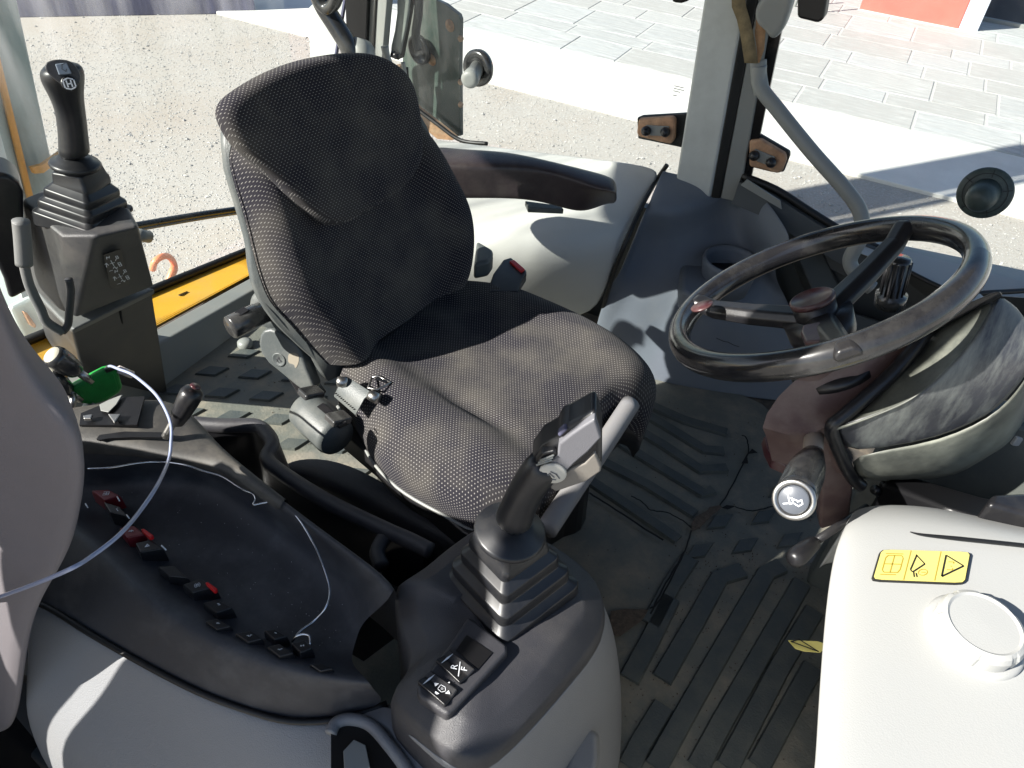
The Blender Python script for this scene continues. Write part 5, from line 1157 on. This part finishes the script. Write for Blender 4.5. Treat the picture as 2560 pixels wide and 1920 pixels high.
# hinge cover plate with round emblem
c3z = (600, 600, 4.148)
ho_ = V(-.735, .755, .42); hn = V(.18, -.95, .25).normalized()
def q3(l, off=0): return [Pl(u, v, ho_+hn*off, hn) for u, v in zz(c3z, l)]
hcv = q3([(190, 1080), (205, 985), (240, 935), (310, 925), (400, 955), (500, 1025), (580, 1085), (625, 1160), (690, 1340), (775, 1545), (700, 1605), (570, 1510), (420, 1385), (290, 1280), (215, 1180)])
mk('hinge_cover', prism([p+hn*.0 for p in hcv], -hn*.03), M['seatgrey'], SE, bevel=.006, seg=3)
mk('hinge_cover_lower', prism([p-hn*.022 for p in q3([(300, 1290), (580, 1510), (700, 1600), (770, 1700), (640, 1720), (520, 1640), (420, 1480)])], -hn*.03), M['black'], SE, bevel=.004)
em = q3([(405, 1240)], .0)[0]
mk('emblem', lathe(em, hn, [(.0135, -.002), (.0135, .0012), (.0115, .002), (.010, .0008), (0, .0008)], 28), M['seatgrey'], SE)
ex_ = hn.cross(V(0, 0, 1)).normalized()*-1; ey_ = hn.cross(ex_)
if ey_.z < 0: ey_ = -ey_
mk('emblem_mark', strokes([[(-.004, -.004), (0, .006), (.004, -.004)], [(-.005, .0), (.001, -.006)], [(-.002, .004), (.006, -.002)]], em+hn*.0012, ex_, ey_, .0010), M['dark'], SE)
mk('worn_patch', prism(resamp(crom([p+hn*.0006 for p in q3([(505, 1190), (545, 1170), (600, 1185), (612, 1240), (600, 1290), (575, 1330), (560, 1290), (505, 1270)])], 4, True), 24, True), -hn*.0004), M['rust'] if False else mat('worn_paint_patch', (.26, .23, .18), .8), SE, smooth=False)
textmesh('raised_text', 'Grammer', .010, q3([(470, 1400)])[0]+hn*.001, (q3([(540, 1440)])[0]-q3([(400, 1350)])[0]), (q3([(500, 1350)])[0]-q3([(460, 1400)])[0]), M['seatgrey'], SE) if False else None
# bracket between hinge cover and back
mk('bracket', prism(q3([(250, 810), (345, 800), (420, 870), (520, 930), (580, 1060), (560, 1080), (430, 960), (265, 935)], -.004), -hn*.02), M['seatgrey'], SE, smooth=False, bevel=.003)
mk('pivot_disc', lathe(q3([(300, 720)], -.01)[0], hn, [(.036, -.012), (.037, .0), (.033, .006), (.02, .007), (0, .007)], 30), M['seatgrey'], SE)
s0_, s1_ = q3([(330, 700)], .0)[0], q3([(15, 875)], .0)[0]
s0_ = q3([(340, 700)], .0)[0]; s1_ = s0_+V(-.24, -.97, 0)*.085
sdv = (s1_-s0_); sl_ = sdv.length
mk('armrest_stub', lathe(s0_, sdv, [(.0195, -.01), (.0195, sl_*.35), (.0205, sl_*.36), (.0205, sl_*.97), (.018, sl_), (0, sl_)], 26), M['rail'], SE)
mk('stub_notch', box(s0_.lerp(s1_, .68)+V(0, 0, .0195), (.018, .014, .004), frame(V(0, -.2, 1), sdv)), M['glove'], SE, smooth=False)
# retractor drum (clamped armrest mount) beside the cushion
c2z = (560, 880, 3.19)
def q2(l, z): return [Pz(u, v, z) for u, v in zz(c2z, l)]
dr0, dr1 = q2([(650, 445)], .40)[0], q2([(905, 690)], .40)[0]
da = dr1-dr0; dl = da.length; dn_ = da.normalized()
mk('drum', lathe(dr0, da, [(.0, -.004), (.030, -.002), (.036, .004), (.037, dl*.3), (.0365, dl*.9), (.033, dl), (0, dl)], 36), M['seatgrey'], SE)
dside = dn_.cross(V(0, 0, 1)).normalized()
for t in (.06, .90): mk('clip', box(dr0+da*t+V(0, 0, .033)-dside*.012, (.030, .040, .014), frame(V(0, 0, 1)-dside*.35, dn_)), M['rail'], SE, smooth=False, bevel=.004)
mk('drum_slot', prism(q2([(730, 435), (790, 400), (985, 555), (915, 585)], .437), (0, 0, -.01)), M['black'], SE, smooth=False, bevel=.002)
# belt webbing and tongue resting at the near edge
BE = thing('seat_belt', 'folded grey seat belt end with steel bar lying on the near seat edge', 'seat belt', q2([(1030, 350)], .46)[0])
wa = q2([(985, 195), (1180, 320)], .482); wb = q2([(875, 345), (1050, 495)], .450); wm = [a.lerp(b, .45)+V(0, 0, .008) for a, b in zip(wa, wb)]
mk('webbing', loft([[wa[0], wa[1], wa[1]-V(0, 0, .004), wa[0]-V(0, 0, .004)], [wm[0], wm[1], wm[1]-V(0, 0, .004), wm[0]-V(0, 0, .004)], [wb[0], wb[1], wb[1]-V(0, 0, .004), wb[0]-V(0, 0, .004)]]), M['seatgrey'], BE, bevel=.002)
zg = []
for k in range(11):
    a = wb[0].lerp(wb[1], (k+.5)/12)+V(0, 0, .0035); zg.append([a+(wa[0]-wb[0])*.04, a+(wa[0]-wb[0])*.10+(wb[1]-wb[0])*.03]); 
vv, ff = [], []
for a_, b_ in zg:
    t_ = tube([a_, b_], .0009, 4, 0); ff += [tuple(i+len(vv) for i in q) for q in t_[1]]; vv += t_[0]
mk('stitching', (vv, ff), M['seal'], BE, smooth=False)
for l in ([(900, 235), (965, 240), (990, 205)], [(1160, 340), (1220, 370), (1290, 350)]): 
    p_ = q2(l, .478); mk('bar_end', lathe(p_[0], p_[1]-p_[0], [(.0, 0), (.0085, .001), (.0095, .006), (.0095, .018), (0, .02)], 16), M['steel'], BE)
tg = q2([(1180, 205), (1230, 190), (1330, 245), (1220, 300), (1150, 290)], .478)
mk('belt_loop', tube(tg+[tg[0]], .0022, 8, 0), M['steel'], BE)
mk('tongue_slot', prism(q2([(1200, 215), (1225, 200), (1300, 225), (1280, 240)], .480), (0, 0, -.001)), M['chrome'], BE, smooth=False)
# grey strip standing in for light that shows between back and cushion
mk('gap_light_strip', loft([[Pz(u, v, .452) for u, v in zz(c3z, [(1160, 1080), (1320, 980), (1420, 960), (1170, 1100)])], [Pz(u, v, .448) for u, v in zz(c3z, [(1160, 1080), (1320, 980), (1420, 960), (1170, 1100)])]]), M['seatgrey'], SE, smooth=False)
# grey front handle under the cushion edge
HB = [(1362, 872, .440), (1305, 960, .430), (1245, 1048, .420), (1180, 1145, .41)]
mk('front_handle', tube([D(*p) for p in HB]+[], lambda t: .0175, 16, 5), M['handle'], SE)
mk('handle_slot', tube([D(1375, 872, .412), D(1368, 900, .41)], .007, 8, 0), M['dark'], SE)
# buckle behind the far seat edge
BK = thing('belt_buckle', 'black seat belt buckle with red release button beyond the cushion', 'buckle', D(1095, 590, .47))
b5 = (850, 640, 2.572)
def qk(l, z): return [Pz(u, v, z) for u, v in zz(b5, l)]
mk('stem', prism(qk([(965, 165), (985, 110), (1050, 20), (1100, 5), (1200, 90), (1200, 110), (1165, 165), (1150, 230), (960, 230)], .475), (0, 0, -.024)), M['black'], BK, bevel=.004)
mk('release_button', prism(qk([(1088, 30), (1120, 22), (1190, 82), (1165, 98)], .480), (0, 0, -.006)), M['red'], BK, bevel=.002)
# far armrest
az = (850, 0, 2.572)
ao = V(-.45, 1.33, .66)
def qa(l, z): return [Pz(u, v, z) for u, v in zz(az, l)]
topo = qa([(640, 900), (760, 990), (900, 940), (1080, 955), (1280, 1000), (1480, 1045), (1640, 1080), (1740, 1120), (1788, 1170), (1770, 1215), (1690, 1240), (1560, 1170), (1370, 1115), (1200, 1080), (980, 1065), (850, 1070), (740, 1050)], .665)
mid_ = [Pz(u, v, z) for u, v, z in zz(az, [(640, 1000, .64), (760, 1000, .645), (900, 945, .655), (1080, 960, .655), (1280, 1005, .655), (1480, 1055, .655), (1650, 1095, .652), (1750, 1140, .648), (1790, 1190, .645), (1770, 1230, .642), (1690, 1250, .640), (1560, 1195, .640), (1370, 1150, .640), (1200, 1115, .640), (980, 1100, .640), (850, 1110, .640), (740, 1090, .635)])]
bot_ = [Pz(u, v, z) for u, v, z in zz(az, [(640, 1150, .58), (760, 1150, .60), (900, 1180, .59), (1080, 1120, .60), (1280, 1150, .60), (1480, 1180, .60), (1650, 1190, .60), (1740, 1200, .60), (1760, 1240, .60), (1700, 1290, .60), (1630, 1345, .59), (1510, 1378, .575), (1400, 1330, .575), (1200, 1300, .575), (980, 1290, .575), (880, 1300, .575), (740, 1280, .57)])]
ast = []
for u, tf, tn, bt in ((560, 905, 1040, 1290), (700, 930, 1055, 1292), (900, 940, 1068, 1292), (1080, 955, 1062, 1290), (1280, 1000, 1088, 1302), (1440, 1038, 1130, 1352), (1560, 1065, 1175, 1378), (1650, 1085, 1212, 1345), (1720, 1108, 1224, 1312)):
    tfp, tnp, bp_ = [Pz(*zz(az, [(u+o, v)])[0], z) for o, v, z in ((0, tf, .668), (0, tn, .662), (-5, bt, .585))]
    ast.append([tfp, tfp.lerp(tnp, .5)+V(0, 0, .003), tnp, tnp.lerp(bp_, .12), bp_.lerp(tnp, .12), bp_, V(tfp.x, max(tfp.y, bp_.y+.02), bp_.z), V(tfp.x, tfp.y+.001, .63)])
lastc = sum(ast[-1], Vector())/8; adv = Pz(*zz(az, [(1775, 1180)])[0], .64)-Pz(*zz(az, [(1720, 1165)])[0], .64)
for sc_, k_ad in ((.93, .55), (.78, .9), (.5, 1.08)): ast.append([lastc+(p-lastc)*sc_+adv*k_ad for p in ast[8]])
mk('armrest', loft(ast), mat('armrest_vinyl', (.040, .031, .034), .30, bump=.3, bscale=1000, dust=DUST, damt=.15, dscale=14), SE, sub=2)
mk('armrest_label', prism([Pz(u, v, .573) for u, v in zz(az, [(1190, 1290), (1420, 1320), (1440, 1345), (1210, 1335)])], (0, 0, -.012)), M['seatgrey'], SE, smooth=False, bevel=.002)
mk('far_hinge', prism([Pz(u, v, .50) for u, v in zz(az, [(880, 1540), (985, 1600), (985, 1640), (960, 1680), (860, 1700)])], (0, 0, -.04)), M['seatgrey'], SE, bevel=.008, seg=3)

# =================================================================== STEERING
wc = V(.0015, .9555, .791); th, ph = .5799, 3.0737; wn_ = V(math.sin(th)*math.cos(ph), math.sin(th)*math.sin(ph), math.cos(th)); WR = .19
WU = frame(wn_)
SW_ = thing('steering_wheel', 'worn black three spoke steering wheel, shiny rim with dust', 'steering wheel', wc)
rim = []
N_ = 72
for i in range(N_+1):
    a = 2*PI*i/N_; r_ = WU @ V(math.cos(a), math.sin(a), 0); c = wc+r_*WR
    rim.append([c + r_*.0155*math.cos(2*PI*k/18)+wn_*.0185*math.sin(2*PI*k/18) + (r_*-.0012 if k % 18 in (6,) else V(0, 0, 0)) for k in range(18)])
mk('rim', loft(rim, cap=False), M['wheel'], SW_)
def onw(u, v, off=0): return Dl(u, v, wc+wn_*off, wn_)
hub = onw(1768, 690, -.035)
for u, v, nm in ((1497, 664, 'a'), (1968, 492, 'b'), (1835, 775, 'c')):
    tip = onw(u, v, 0); d = (tip-hub); dl_ = d.length; d.normalize(); s = wn_.cross(d).normalized()
    pts_ = [(0.02, -.004, .022, .012), (.12, .0, .020, .011), (.55*dl_/dl_, 0, 0, 0)]
    L_ = []
    for t, off, w_, h_ in ((.10, .002, .021, .011), (.5, .0, .018, .011), (.80, .002, .016, .010), (.93, .012, .016, .009), (1.0, .006, .015, .006)):
        c = hub.lerp(tip, t)+wn_*off
        L_.append([c-s*w_-wn_*h_, c+s*w_-wn_*h_, c+s*w_+wn_*h_*.1, c+s*w_*.55+wn_*h_, c-s*w_*.55+wn_*h_, c-s*w_+wn_*h_*.1])
    mk('spoke', loft(L_), M['black'], SW_, smooth=False, bevel=.004, seg=3)
mk('hub_sleeve', lathe(hub+wn_*.026, wn_, [(.028, -.04), (.0285, .004), (.020, .005)], 40), M['black'], SW_)
mk('hub_cap', lathe(hub+wn_*.030, wn_, [(.029, -.003), (.030, .0), (.0300, .003), (.028, .005), (.026, .0055), (.0255, .0045), (0, .005)], 40), M['dred'], SW_)
mk('hub_boss', lathe(hub-wn_*.002, -wn_, [(.046, -.01), (.044, .02), (.038, .04), (.034, .045), (.034, .07)], 32), M['black'], SW_)
mk('spinner_block', prism([onw(u, v, -.012) for u, v in ((1733, 700), (1775, 692), (1790, 722), (1785, 735), (1738, 738), (1728, 715))], wn_*-.02), M['dred'], SW_, bevel=.004)
mk('red_worn_mark', lathe(onw(1516, 660, .0215), wn_, [(.0165, -.002), (.0165, .0005), (0, .0008)], 20), M['dred'], SW_)

SC = thing('steering_column', 'dusty steering column with cowl tinted brown for its reflection, instrument shell and indicator stalk', 'steering column', V(.15, 1.0, 0))
c6z = (1700, 640, 2.572)
def q9(l): return [Pz(u, v, z+.045) for u, v, z in zz(c6z, l)]
tpc = q9([(530, 1105, .575), (560, 1010, .60), (630, 905, .625), (740, 800, .655), (880, 740, .68), (1150, 650, .70), (1420, 480, .73), (1510, 440, .735), (1560, 470, .73), (1330, 760, .68), (1140, 900, .65), (985, 1080, .61), (900, 1115, .595), (850, 1140, .585), (700, 1150, .577)])
mk('cowl_top', loft([inset(tpc, .96, .003), tpc, [p+V(.008, .01, -.020) for p in tpc], [p+V(.03, .03, -.08) for p in tpc]]), M['column'], SC, bevel=.003)
col0 = q9([(1020, 790, .665)])[0]
mk('column_tube', tube([hub-wn_*.03, hub-wn_*.07, hub-wn_*.10], lambda t: .032, 24, 0), M['black'], SC)
mk('column_ring', lathe(hub-wn_*.075, wn_, [(.058, -.01), (.058, .0), (.046, .006), (.036, .004)], 32), M['black'], SC)
# instrument shell
rimc = q9([(2060, 228, .81), (1980, 380, .79), (1880, 545, .765), (1740, 700, .74), (1590, 850, .715), (1450, 945, .69), (1330, 990, .67), (1170, 1050, .65), (985, 1100, .625)])
inn_ = q9([(1600, 500, .72), (1560, 560, .71), (1500, 640, .70), (1420, 720, .69), (1330, 820, .67), (1250, 900, .655), (1210, 960, .645), (1130, 1020, .635), (985, 1080, .62)])
mk('dial_face', sheet([rimc, [a.lerp(b, .5)+V(-.01, -.01, -.012) for a, b in zip(rimc, inn_)], inn_]), M['cluster2'], SC, sub=2, solid=.004)
shl = q9([(2212, 345, .78), (2300, 560, .76), (2290, 700, .74), (2212, 815, .71), (2130, 920, .68), (2000, 1035, .65), (1790, 1135, .62), (1560, 1210, .595), (1060, 1285, .555)])
mk('instrument_shell', sheet([rimc, [a.lerp(b, .5) for a, b in zip(rimc, shl)], shl]), M['cluster'], SC, sub=1, solid=.005)
lw = q9([(2300, 900, .60), (2260, 960, .59), (2212, 1030, .58), (2120, 1180, .56), (2050, 1250, .55), (1960, 1300, .53), (1820, 1390, .51), (1670, 1458, .485), (1140, 1462, .475)])
mk('lower_shell', sheet([[p+V(.001, .001, -.003) for p in shl], [a.lerp(b, .5) for a, b in zip(shl, lw)], lw, [p+V(.03, .08, -.05) for p in lw]]), M['cluster2'], SC, sub=1, solid=.005)
mk('side_cheek', loft([q9([(880, 1110, .59), (985, 1095, .60), (1065, 1285, .55), (1000, 1290, .55), (915, 1180, .57)]), q9([(900, 1400, .47), (960, 1420, .47), (1145, 1465, .46), (1100, 1470, .46), (1000, 1440, .46)])]), M['column'], SC, bevel=.004)
mk('rubber_strap', tube(q9([(1590, 480, .735), (1500, 600, .72), (1350, 770, .69), (1180, 920, .66), (1040, 1040, .635), (975, 1100, .62), (1000, 1200, .585), (1060, 1340, .53), (1110, 1430, .485), (1170, 1480, .47)]), .0095, 12, 6), M['black'], SC)
mk('inner_edge', tube(q9([(1590, 520, .728), (1450, 680, .70), (1300, 860, .665), (1220, 950, .645), (1160, 1030, .635)]), .005, 8, 5), M['seal'], SC)
mk('brow', loft([q9([(1530, 430, .745), (2040, 225, .82), (2070, 232, .82), (1610, 500, .735)]), q9([(1530, 440, .72), (2040, 240, .79), (2080, 250, .79), (1620, 520, .71)])]), M['black'], SC, smooth=False, bevel=.006)
mk('end_cap', sheet([q9([(2062, 230, .81), (2212, 345, .78), (2400, 500, .75)]), q9([(1900, 560, .76), (2100, 640, .74), (2300, 800, .70)]), q9([(2000, 800, .72), (2110, 915, .685), (2212, 815, .70)])]), M['dred'], SC, sub=2, solid=.003) if False else None
mk('cover_post', loft([q9([(880, 1300, .52), (1010, 1300, .52), (1130, 1460, .47), (905, 1460, .47)]), [Pz(u, v, z) for u, v, z in zz(cB, [(870, -20, .40), (1080, -20, .40), (1090, 60, .38), (900, 120, .38)])]]), M['column'], SC, bevel=.006)
for l in ([(540, 1150), (640, 1190), (670, 1290), (690, 1350), (600, 1310), (560, 1230)], ): mk('bracket', prism([Pz(u, v, .54) for u, v in zz(c6z, l)], (0, 0, -.02)), M['dred'], SC, bevel=.003)
mk('under_cable', tube(q9([(1250, 1500, .44), (1350, 1540, .42), (1480, 1500, .42), (1600, 1560, .40), (1660, 1640, .36)]), .008, 8, 6), M['black'], SC)
mk('under_cable', tube(q9([(1300, 1470, .44), (1420, 1480, .43), (1560, 1490, .42), (1640, 1500, .40), (1640, 1600, .36)]), .006, 8, 6), M['seal'], SC)
# indicator stalk with horn button
sp0, sp1, sp2 = q9([(840, 1190, .575), (850, 1290, .575), (732, 1568, .60)])
HS = thing('horn_stalk', 'brown black stalk with round horn button ringed in chrome', 'stalk', sp1)
mk('stem_sleeve', tube([sp0+V(0, .03, 0), sp1], .0135, 16, 0), mat('sleeve_tan', (.26, .21, .17), .45, dust=DUST, damt=.4, dscale=40), HS)
sv_ = sp2-sp1; sL = sv_.length
mk('barrel', lathe(sp1, sv_, [(.014, -.01), (.016, 0), (.022, sL*.22), (.025, sL*.45), (.0255, sL*.85), (.024, sL*.93)], 30), M['rail'], HS)
bax = (CAMP-sp2).normalized()*.75+sv_.normalized()*.65; bax.normalize()
mk('chrome_ring', lathe(sp2, bax, [(.0255, -.012), (.0265, 0), (.0255, .002), (.022, .0025), (.0195, .001), (.019, -.004), (0, -.004)], 40), M['steel'], HS)
mk('horn_button', lathe(sp2, bax, [(.0183, -.006), (.0183, .001), (.0165, .0025), (0, .003)], 36), M['dial'], HS)
hx = bax.cross(V(0, 0, 1)).normalized()*-1; hy = bax.cross(hx)
if hy.z < 0: hy = -hy
mk('horn_symbol', strokes([[(-.011, .008), (-.007, .001), (-.002, -.006), (.001, -.003), (-.003, .002)], [(-.007, .001), (.006, .002)], [(.001, -.003), (.008, -.004), (.011, .001), (.008, .005), (.005, .001)], [(-.009, -.009), (-.004, -.006)]], sp2+bax*.0032, hx*.7, hy*.7, .0016), M['print'], HS)
# second stalk knob behind the wheel (ribbed)
k2 = Dy(1925, 640, 1.13); k3 = Dy(1945, 560, 1.13)
RS = thing('ribbed_stalk', 'black ribbed control stalk standing behind the right side of the wheel', 'stalk', k2)
kd_ = k3-k2
mk('barrel', lathe(k2-kd_*.25, kd_, [(.022, 0), (.023, .02), (.0165, .022), (.0165, kd_.length*1.2), (.014, kd_.length*1.28), (0, kd_.length*1.3)], 24), M['rail'], RS)
Rk = frame(kd_)
for i in range(12):
    a = 2*PI*i/12; o_r = Rk @ V(math.cos(a)*.0165, math.sin(a)*.0165, 0)
    mk('grip_rib', tube([k2+kd_*.0+o_r, k3-kd_*.05+o_r], .0019, 6, 0), M['black'], RS)
# lever with black knob low right
pv0, pv1 = [Pz(u, v, .46) for u, v in zz(cB, [(1080, 50), (870, 190)])]; pv2 = Pz(*zz(cB, [(720, 315)])[0], .46)
PLV = thing('park_lever', 'thin black lever with tapered knob pointing left beneath the column', 'lever', pv1)
mk('shaft', tube([pv0+(pv0-pv1)*.6, pv1], .0065, 10, 0), M['black'], PLV)
dv_ = pv2-pv1; mk('knob', lathe(pv1, dv_, [(.008, 0), (.011, .004), (.0135, dv_.length*.4), (.015, dv_.length*.8), (.012, dv_.length*.97), (.006, dv_.length*1.02), (0, dv_.length*1.02)], 22), M['black'], PLV)

# =================================================================== WHITE FRONT BOX
WB = thing('front_console_box', 'large white front console box in full sun with filler cap and warning decal', 'console box', V(.35, .7, 0))
def d6(l): return [D(u, v, z) for u, v, z in l]
rw0 = d6([(1846, 1090, .50), (1900, 1076, .50), (2000, 1078, .50), (2120, 1098, .50), (2240, 1120, .50), (2420, 1150, .50)])
rw1 = d6([(1832, 1108, .585), (1900, 1094, .59), (2000, 1100, .59), (2110, 1120, .59), (2230, 1146, .59), (2420, 1180, .59)])
rw2 = d6([(1812, 1145, .60), (1880, 1135, .605), (1990, 1140, .605), (2105, 1150, .605), (2225, 1172, .605), (2420, 1200, .605)])
rw3 = d6([(1796, 1195, .60), (1860, 1200, .606), (1975, 1210, .606), (2095, 1220, .606), (2220, 1235, .606), (2420, 1260, .606)])
rw4 = d6([(1782, 1290, .60), (1850, 1300, .606), (1965, 1310, .606), (2090, 1320, .606), (2220, 1330, .606), (2420, 1350, .606)])
rw5 = d6([(1771, 1420, .60), (1842, 1430, .606), (1960, 1440, .606), (2090, 1450, .606), (2220, 1460, .606), (2420, 1470, .606)])
rw6 = d6([(1762, 1560, .60), (1836, 1570, .606), (1960, 1575, .606), (2090, 1580, .606), (2220, 1590, .606), (2420, 1600, .606)])
rw7 = d6([(1754, 1700, .60), (1832, 1710, .606), (1960, 1710, .606), (2090, 1715, .606), (2220, 1720, .606), (2420, 1730, .606)])
rw8 = [V(p.x, p.y-.09, p.z-.004) for p in rw7]; rw9 = [V(p.x, p.y-.115, p.z-.05) for p in rw7]; rw10 = [V(p.x, p.y-.118, .08) for p in rw7]
def wrap(r): 
    r = r+[V(.80, r[-1].y, r[-1].z), V(.84, r[-1].y, r[-1].z-.04), V(.85, r[-1].y, .08)]
    a = r[0]; return [V(a.x+.17, a.y+.1, .10), V(a.x+.045, a.y+.02, .50), V(a.x+.008, a.y, a.z-.022)]+r
mk('lid', sheet([wrap(r) for r in ([p+V(0, .03, -.2) for p in rw0], rw0, rw1, rw2, rw3, rw4, rw5, rw6, rw7, rw8, rw9, rw10)]), M['white'], WB, sub=2, solid=.006)
ln_ = [Pz(u, v, .6085) for u, v in zz(cB, [(1480, 128), (1560, 146), (1800, 172), (2212, 215), (2500, 250)])]
mk('lid_seam', tube(ln_, lambda t: .0006+.0022*min(1, t*2), 6, 6), M['seal'], WB)
ZS = .6105
st4 = [Pz(u, v, ZS) for u, v in zz(cB, [(1290, 240), (1872, 256), (1835, 460), (1232, 436)])]
sc4 = sum(st4, Vector())/4
def rnd(q, r=.10): 
    out = []
    for i in range(4):
        p, a, b = q[i], q[i-1], q[(i+1) % 4]
        A = p.lerp(a, r*(.5 if (a-p).length > .12 else 1)); B = p.lerp(b, r*(.5 if (b-p).length > .12 else 1))
        out += [A, p.lerp((A+B)/2, .45), B]
    return out
mk('decal_border', prism(rnd(st4), (0, 0, -.004)), M['blackprint'], WB, smooth=False)
mk('decal', prism([sc4+(p-sc4)*.972+V(0, 0, .0006) for p in rnd(st4)], (0, 0, -.004)), M['yellow2'], WB, smooth=False)
dxx = (st4[1]-st4[0]); dyy = (st4[0]-st4[3]); 
def loc(a, b): return (dxx*a+dyy*b)
def sk(lines, w, m, name):
    L_ = []
    for l in lines: L_.append([sc4+loc(a-.5, b-.5) for a, b in l])
    vv, ff = [], []
    for l in L_:
        for a, b in zip(l, l[1:]):
            d = (b-a); s = V(-d.y, d.x, 0).normalized()*w/2; k = len(vv); z = V(0, 0, .0009); vv += [a-s+z, b-s+z, b+s+z, a+s+z]; ff.append((k, k+1, k+2, k+3))
    mk(name, (vv, ff), m, WB, smooth=False)
sk([[(.335, .02), (.335, .98)], [(.665, .02), (.665, .98)]], .0012, M['amberprint'], 'decal_divider')
book = [[(.10, .25), (.25, .25), (.27, .35), (.27, .72), (.25, .80), (.10, .80), (.08, .72), (.08, .33), (.10, .25)], [(.17, .25), (.17, .8)], [(.07, .18), (.24, .18)], [(.07, .86), (.26, .86)], [(.09, .52), (.26, .52)]]
sk(book, .0013, M['amberprint'], 'decal_book'); 
sk([[(.41, .85), (.38, .35), (.41, .28), (.52, .55), (.40, .85)], [(.42, .28), (.44, .12)], [(.45, .25), (.47, .12)]], .0018, M['blackprint'], 'decal_spray')
sk([[(.52+.05*math.cos(t), .28+.10*math.sin(t)) for t in [i*PI/5 for i in range(11)]], [(.50, .28), (.55, .28)]], .0011, M['amberprint'], 'decal_eye')
sk([[(.73, .16), (.73, .86), (.945, .52), (.73, .16)]], .0021, M['blackprint'], 'decal_triangle')
sk([[(.77, .38), (.83, .38), (.83, .44)], [(.77, .64), (.83, .64), (.83, .58)], [(.80, .5), (.82, .5)]], .0012, M['amberprint'], 'decal_flame')
# filler cap
cc_ = Pz(*zz(cB, [(1885, 800)])[0], .606)
CAP = thing('filler_cap', 'round white notched filler cap on top of the white box', 'cap', cc_)
mk('cap_base', lathe(cc_, (0, 0, 1), [(.053, -.01), (.053, .003), (.049, .005), (.044, .005)], 48), M['white'], CAP)
prof = [(.043, .0), (.0455, .004), (.0465, .020), (.044, .026), (.039, .029), (.036, .027), (.0, .0275)]
n = 96; loops = []
for k_i, (r, h) in enumerate(prof):
    lp_ = []
    for k in range(n):
        a = 2*PI*k/n; nt = 1.0
        if (k % 12) < 3 and .040 < r and h > .002: nt = .965
        lp_.append(cc_+V(r*nt*math.cos(a), r*nt*math.sin(a), h))
    loops.append(lp_)
mk('cap_body', loft(loops), M['white'], CAP, smooth=False)
mk('cap_rib', tube([cc_+V(-.045, .0, .036), cc_+V(.045, .0, .036)], .004, 10, 0), M['white'], CAP) if False else None
# black moulding and front wall behind the box
FB = thing('front_moulding', 'black moulding and dark front wall above the white box at the right edge', 'moulding', V(.6, 1.0, .4))
mk('black_block', prism(d6([(1905, 1040, .50), (1950, 1020, .5), (2120, 1070, .52), (2420, 1130, .54), (2420, 1180, .56), (2212, 1145, .575), (2050, 1095, .56)]), (0, 0, -.2)), M['glove'], FB, bevel=.01)
mk('front_wall', prism([V(.20, 1.14, .0), V(1.05, 1.10, .0), V(1.05, 1.16, .0), V(.20, 1.20, .0)], (0, 0, .57)), mat('front_wall_grey', (.085, .095, .09), .5, bump=.2, bscale=500, dust=(.2, .2, .17), damt=.4, dscale=8), FB, bevel=.01)
mk('black_knob', prism(d6([(2135, 1088, .6), (2145, 1065, .6), (2212, 1062, .6), (2260, 1075, .6), (2260, 1120, .6), (2212, 1110, .6)]), (0, 0, -.05)), M['black'], FB, bevel=.008, seg=3)
mk('white_edge', prism(d6([(2186, 930, .55), (2212, 850, .55), (2240, 860, .55), (2240, 950, .55), (2198, 945, .55)]), (0, 0, -.02)), M['white'], FB, bevel=.003)
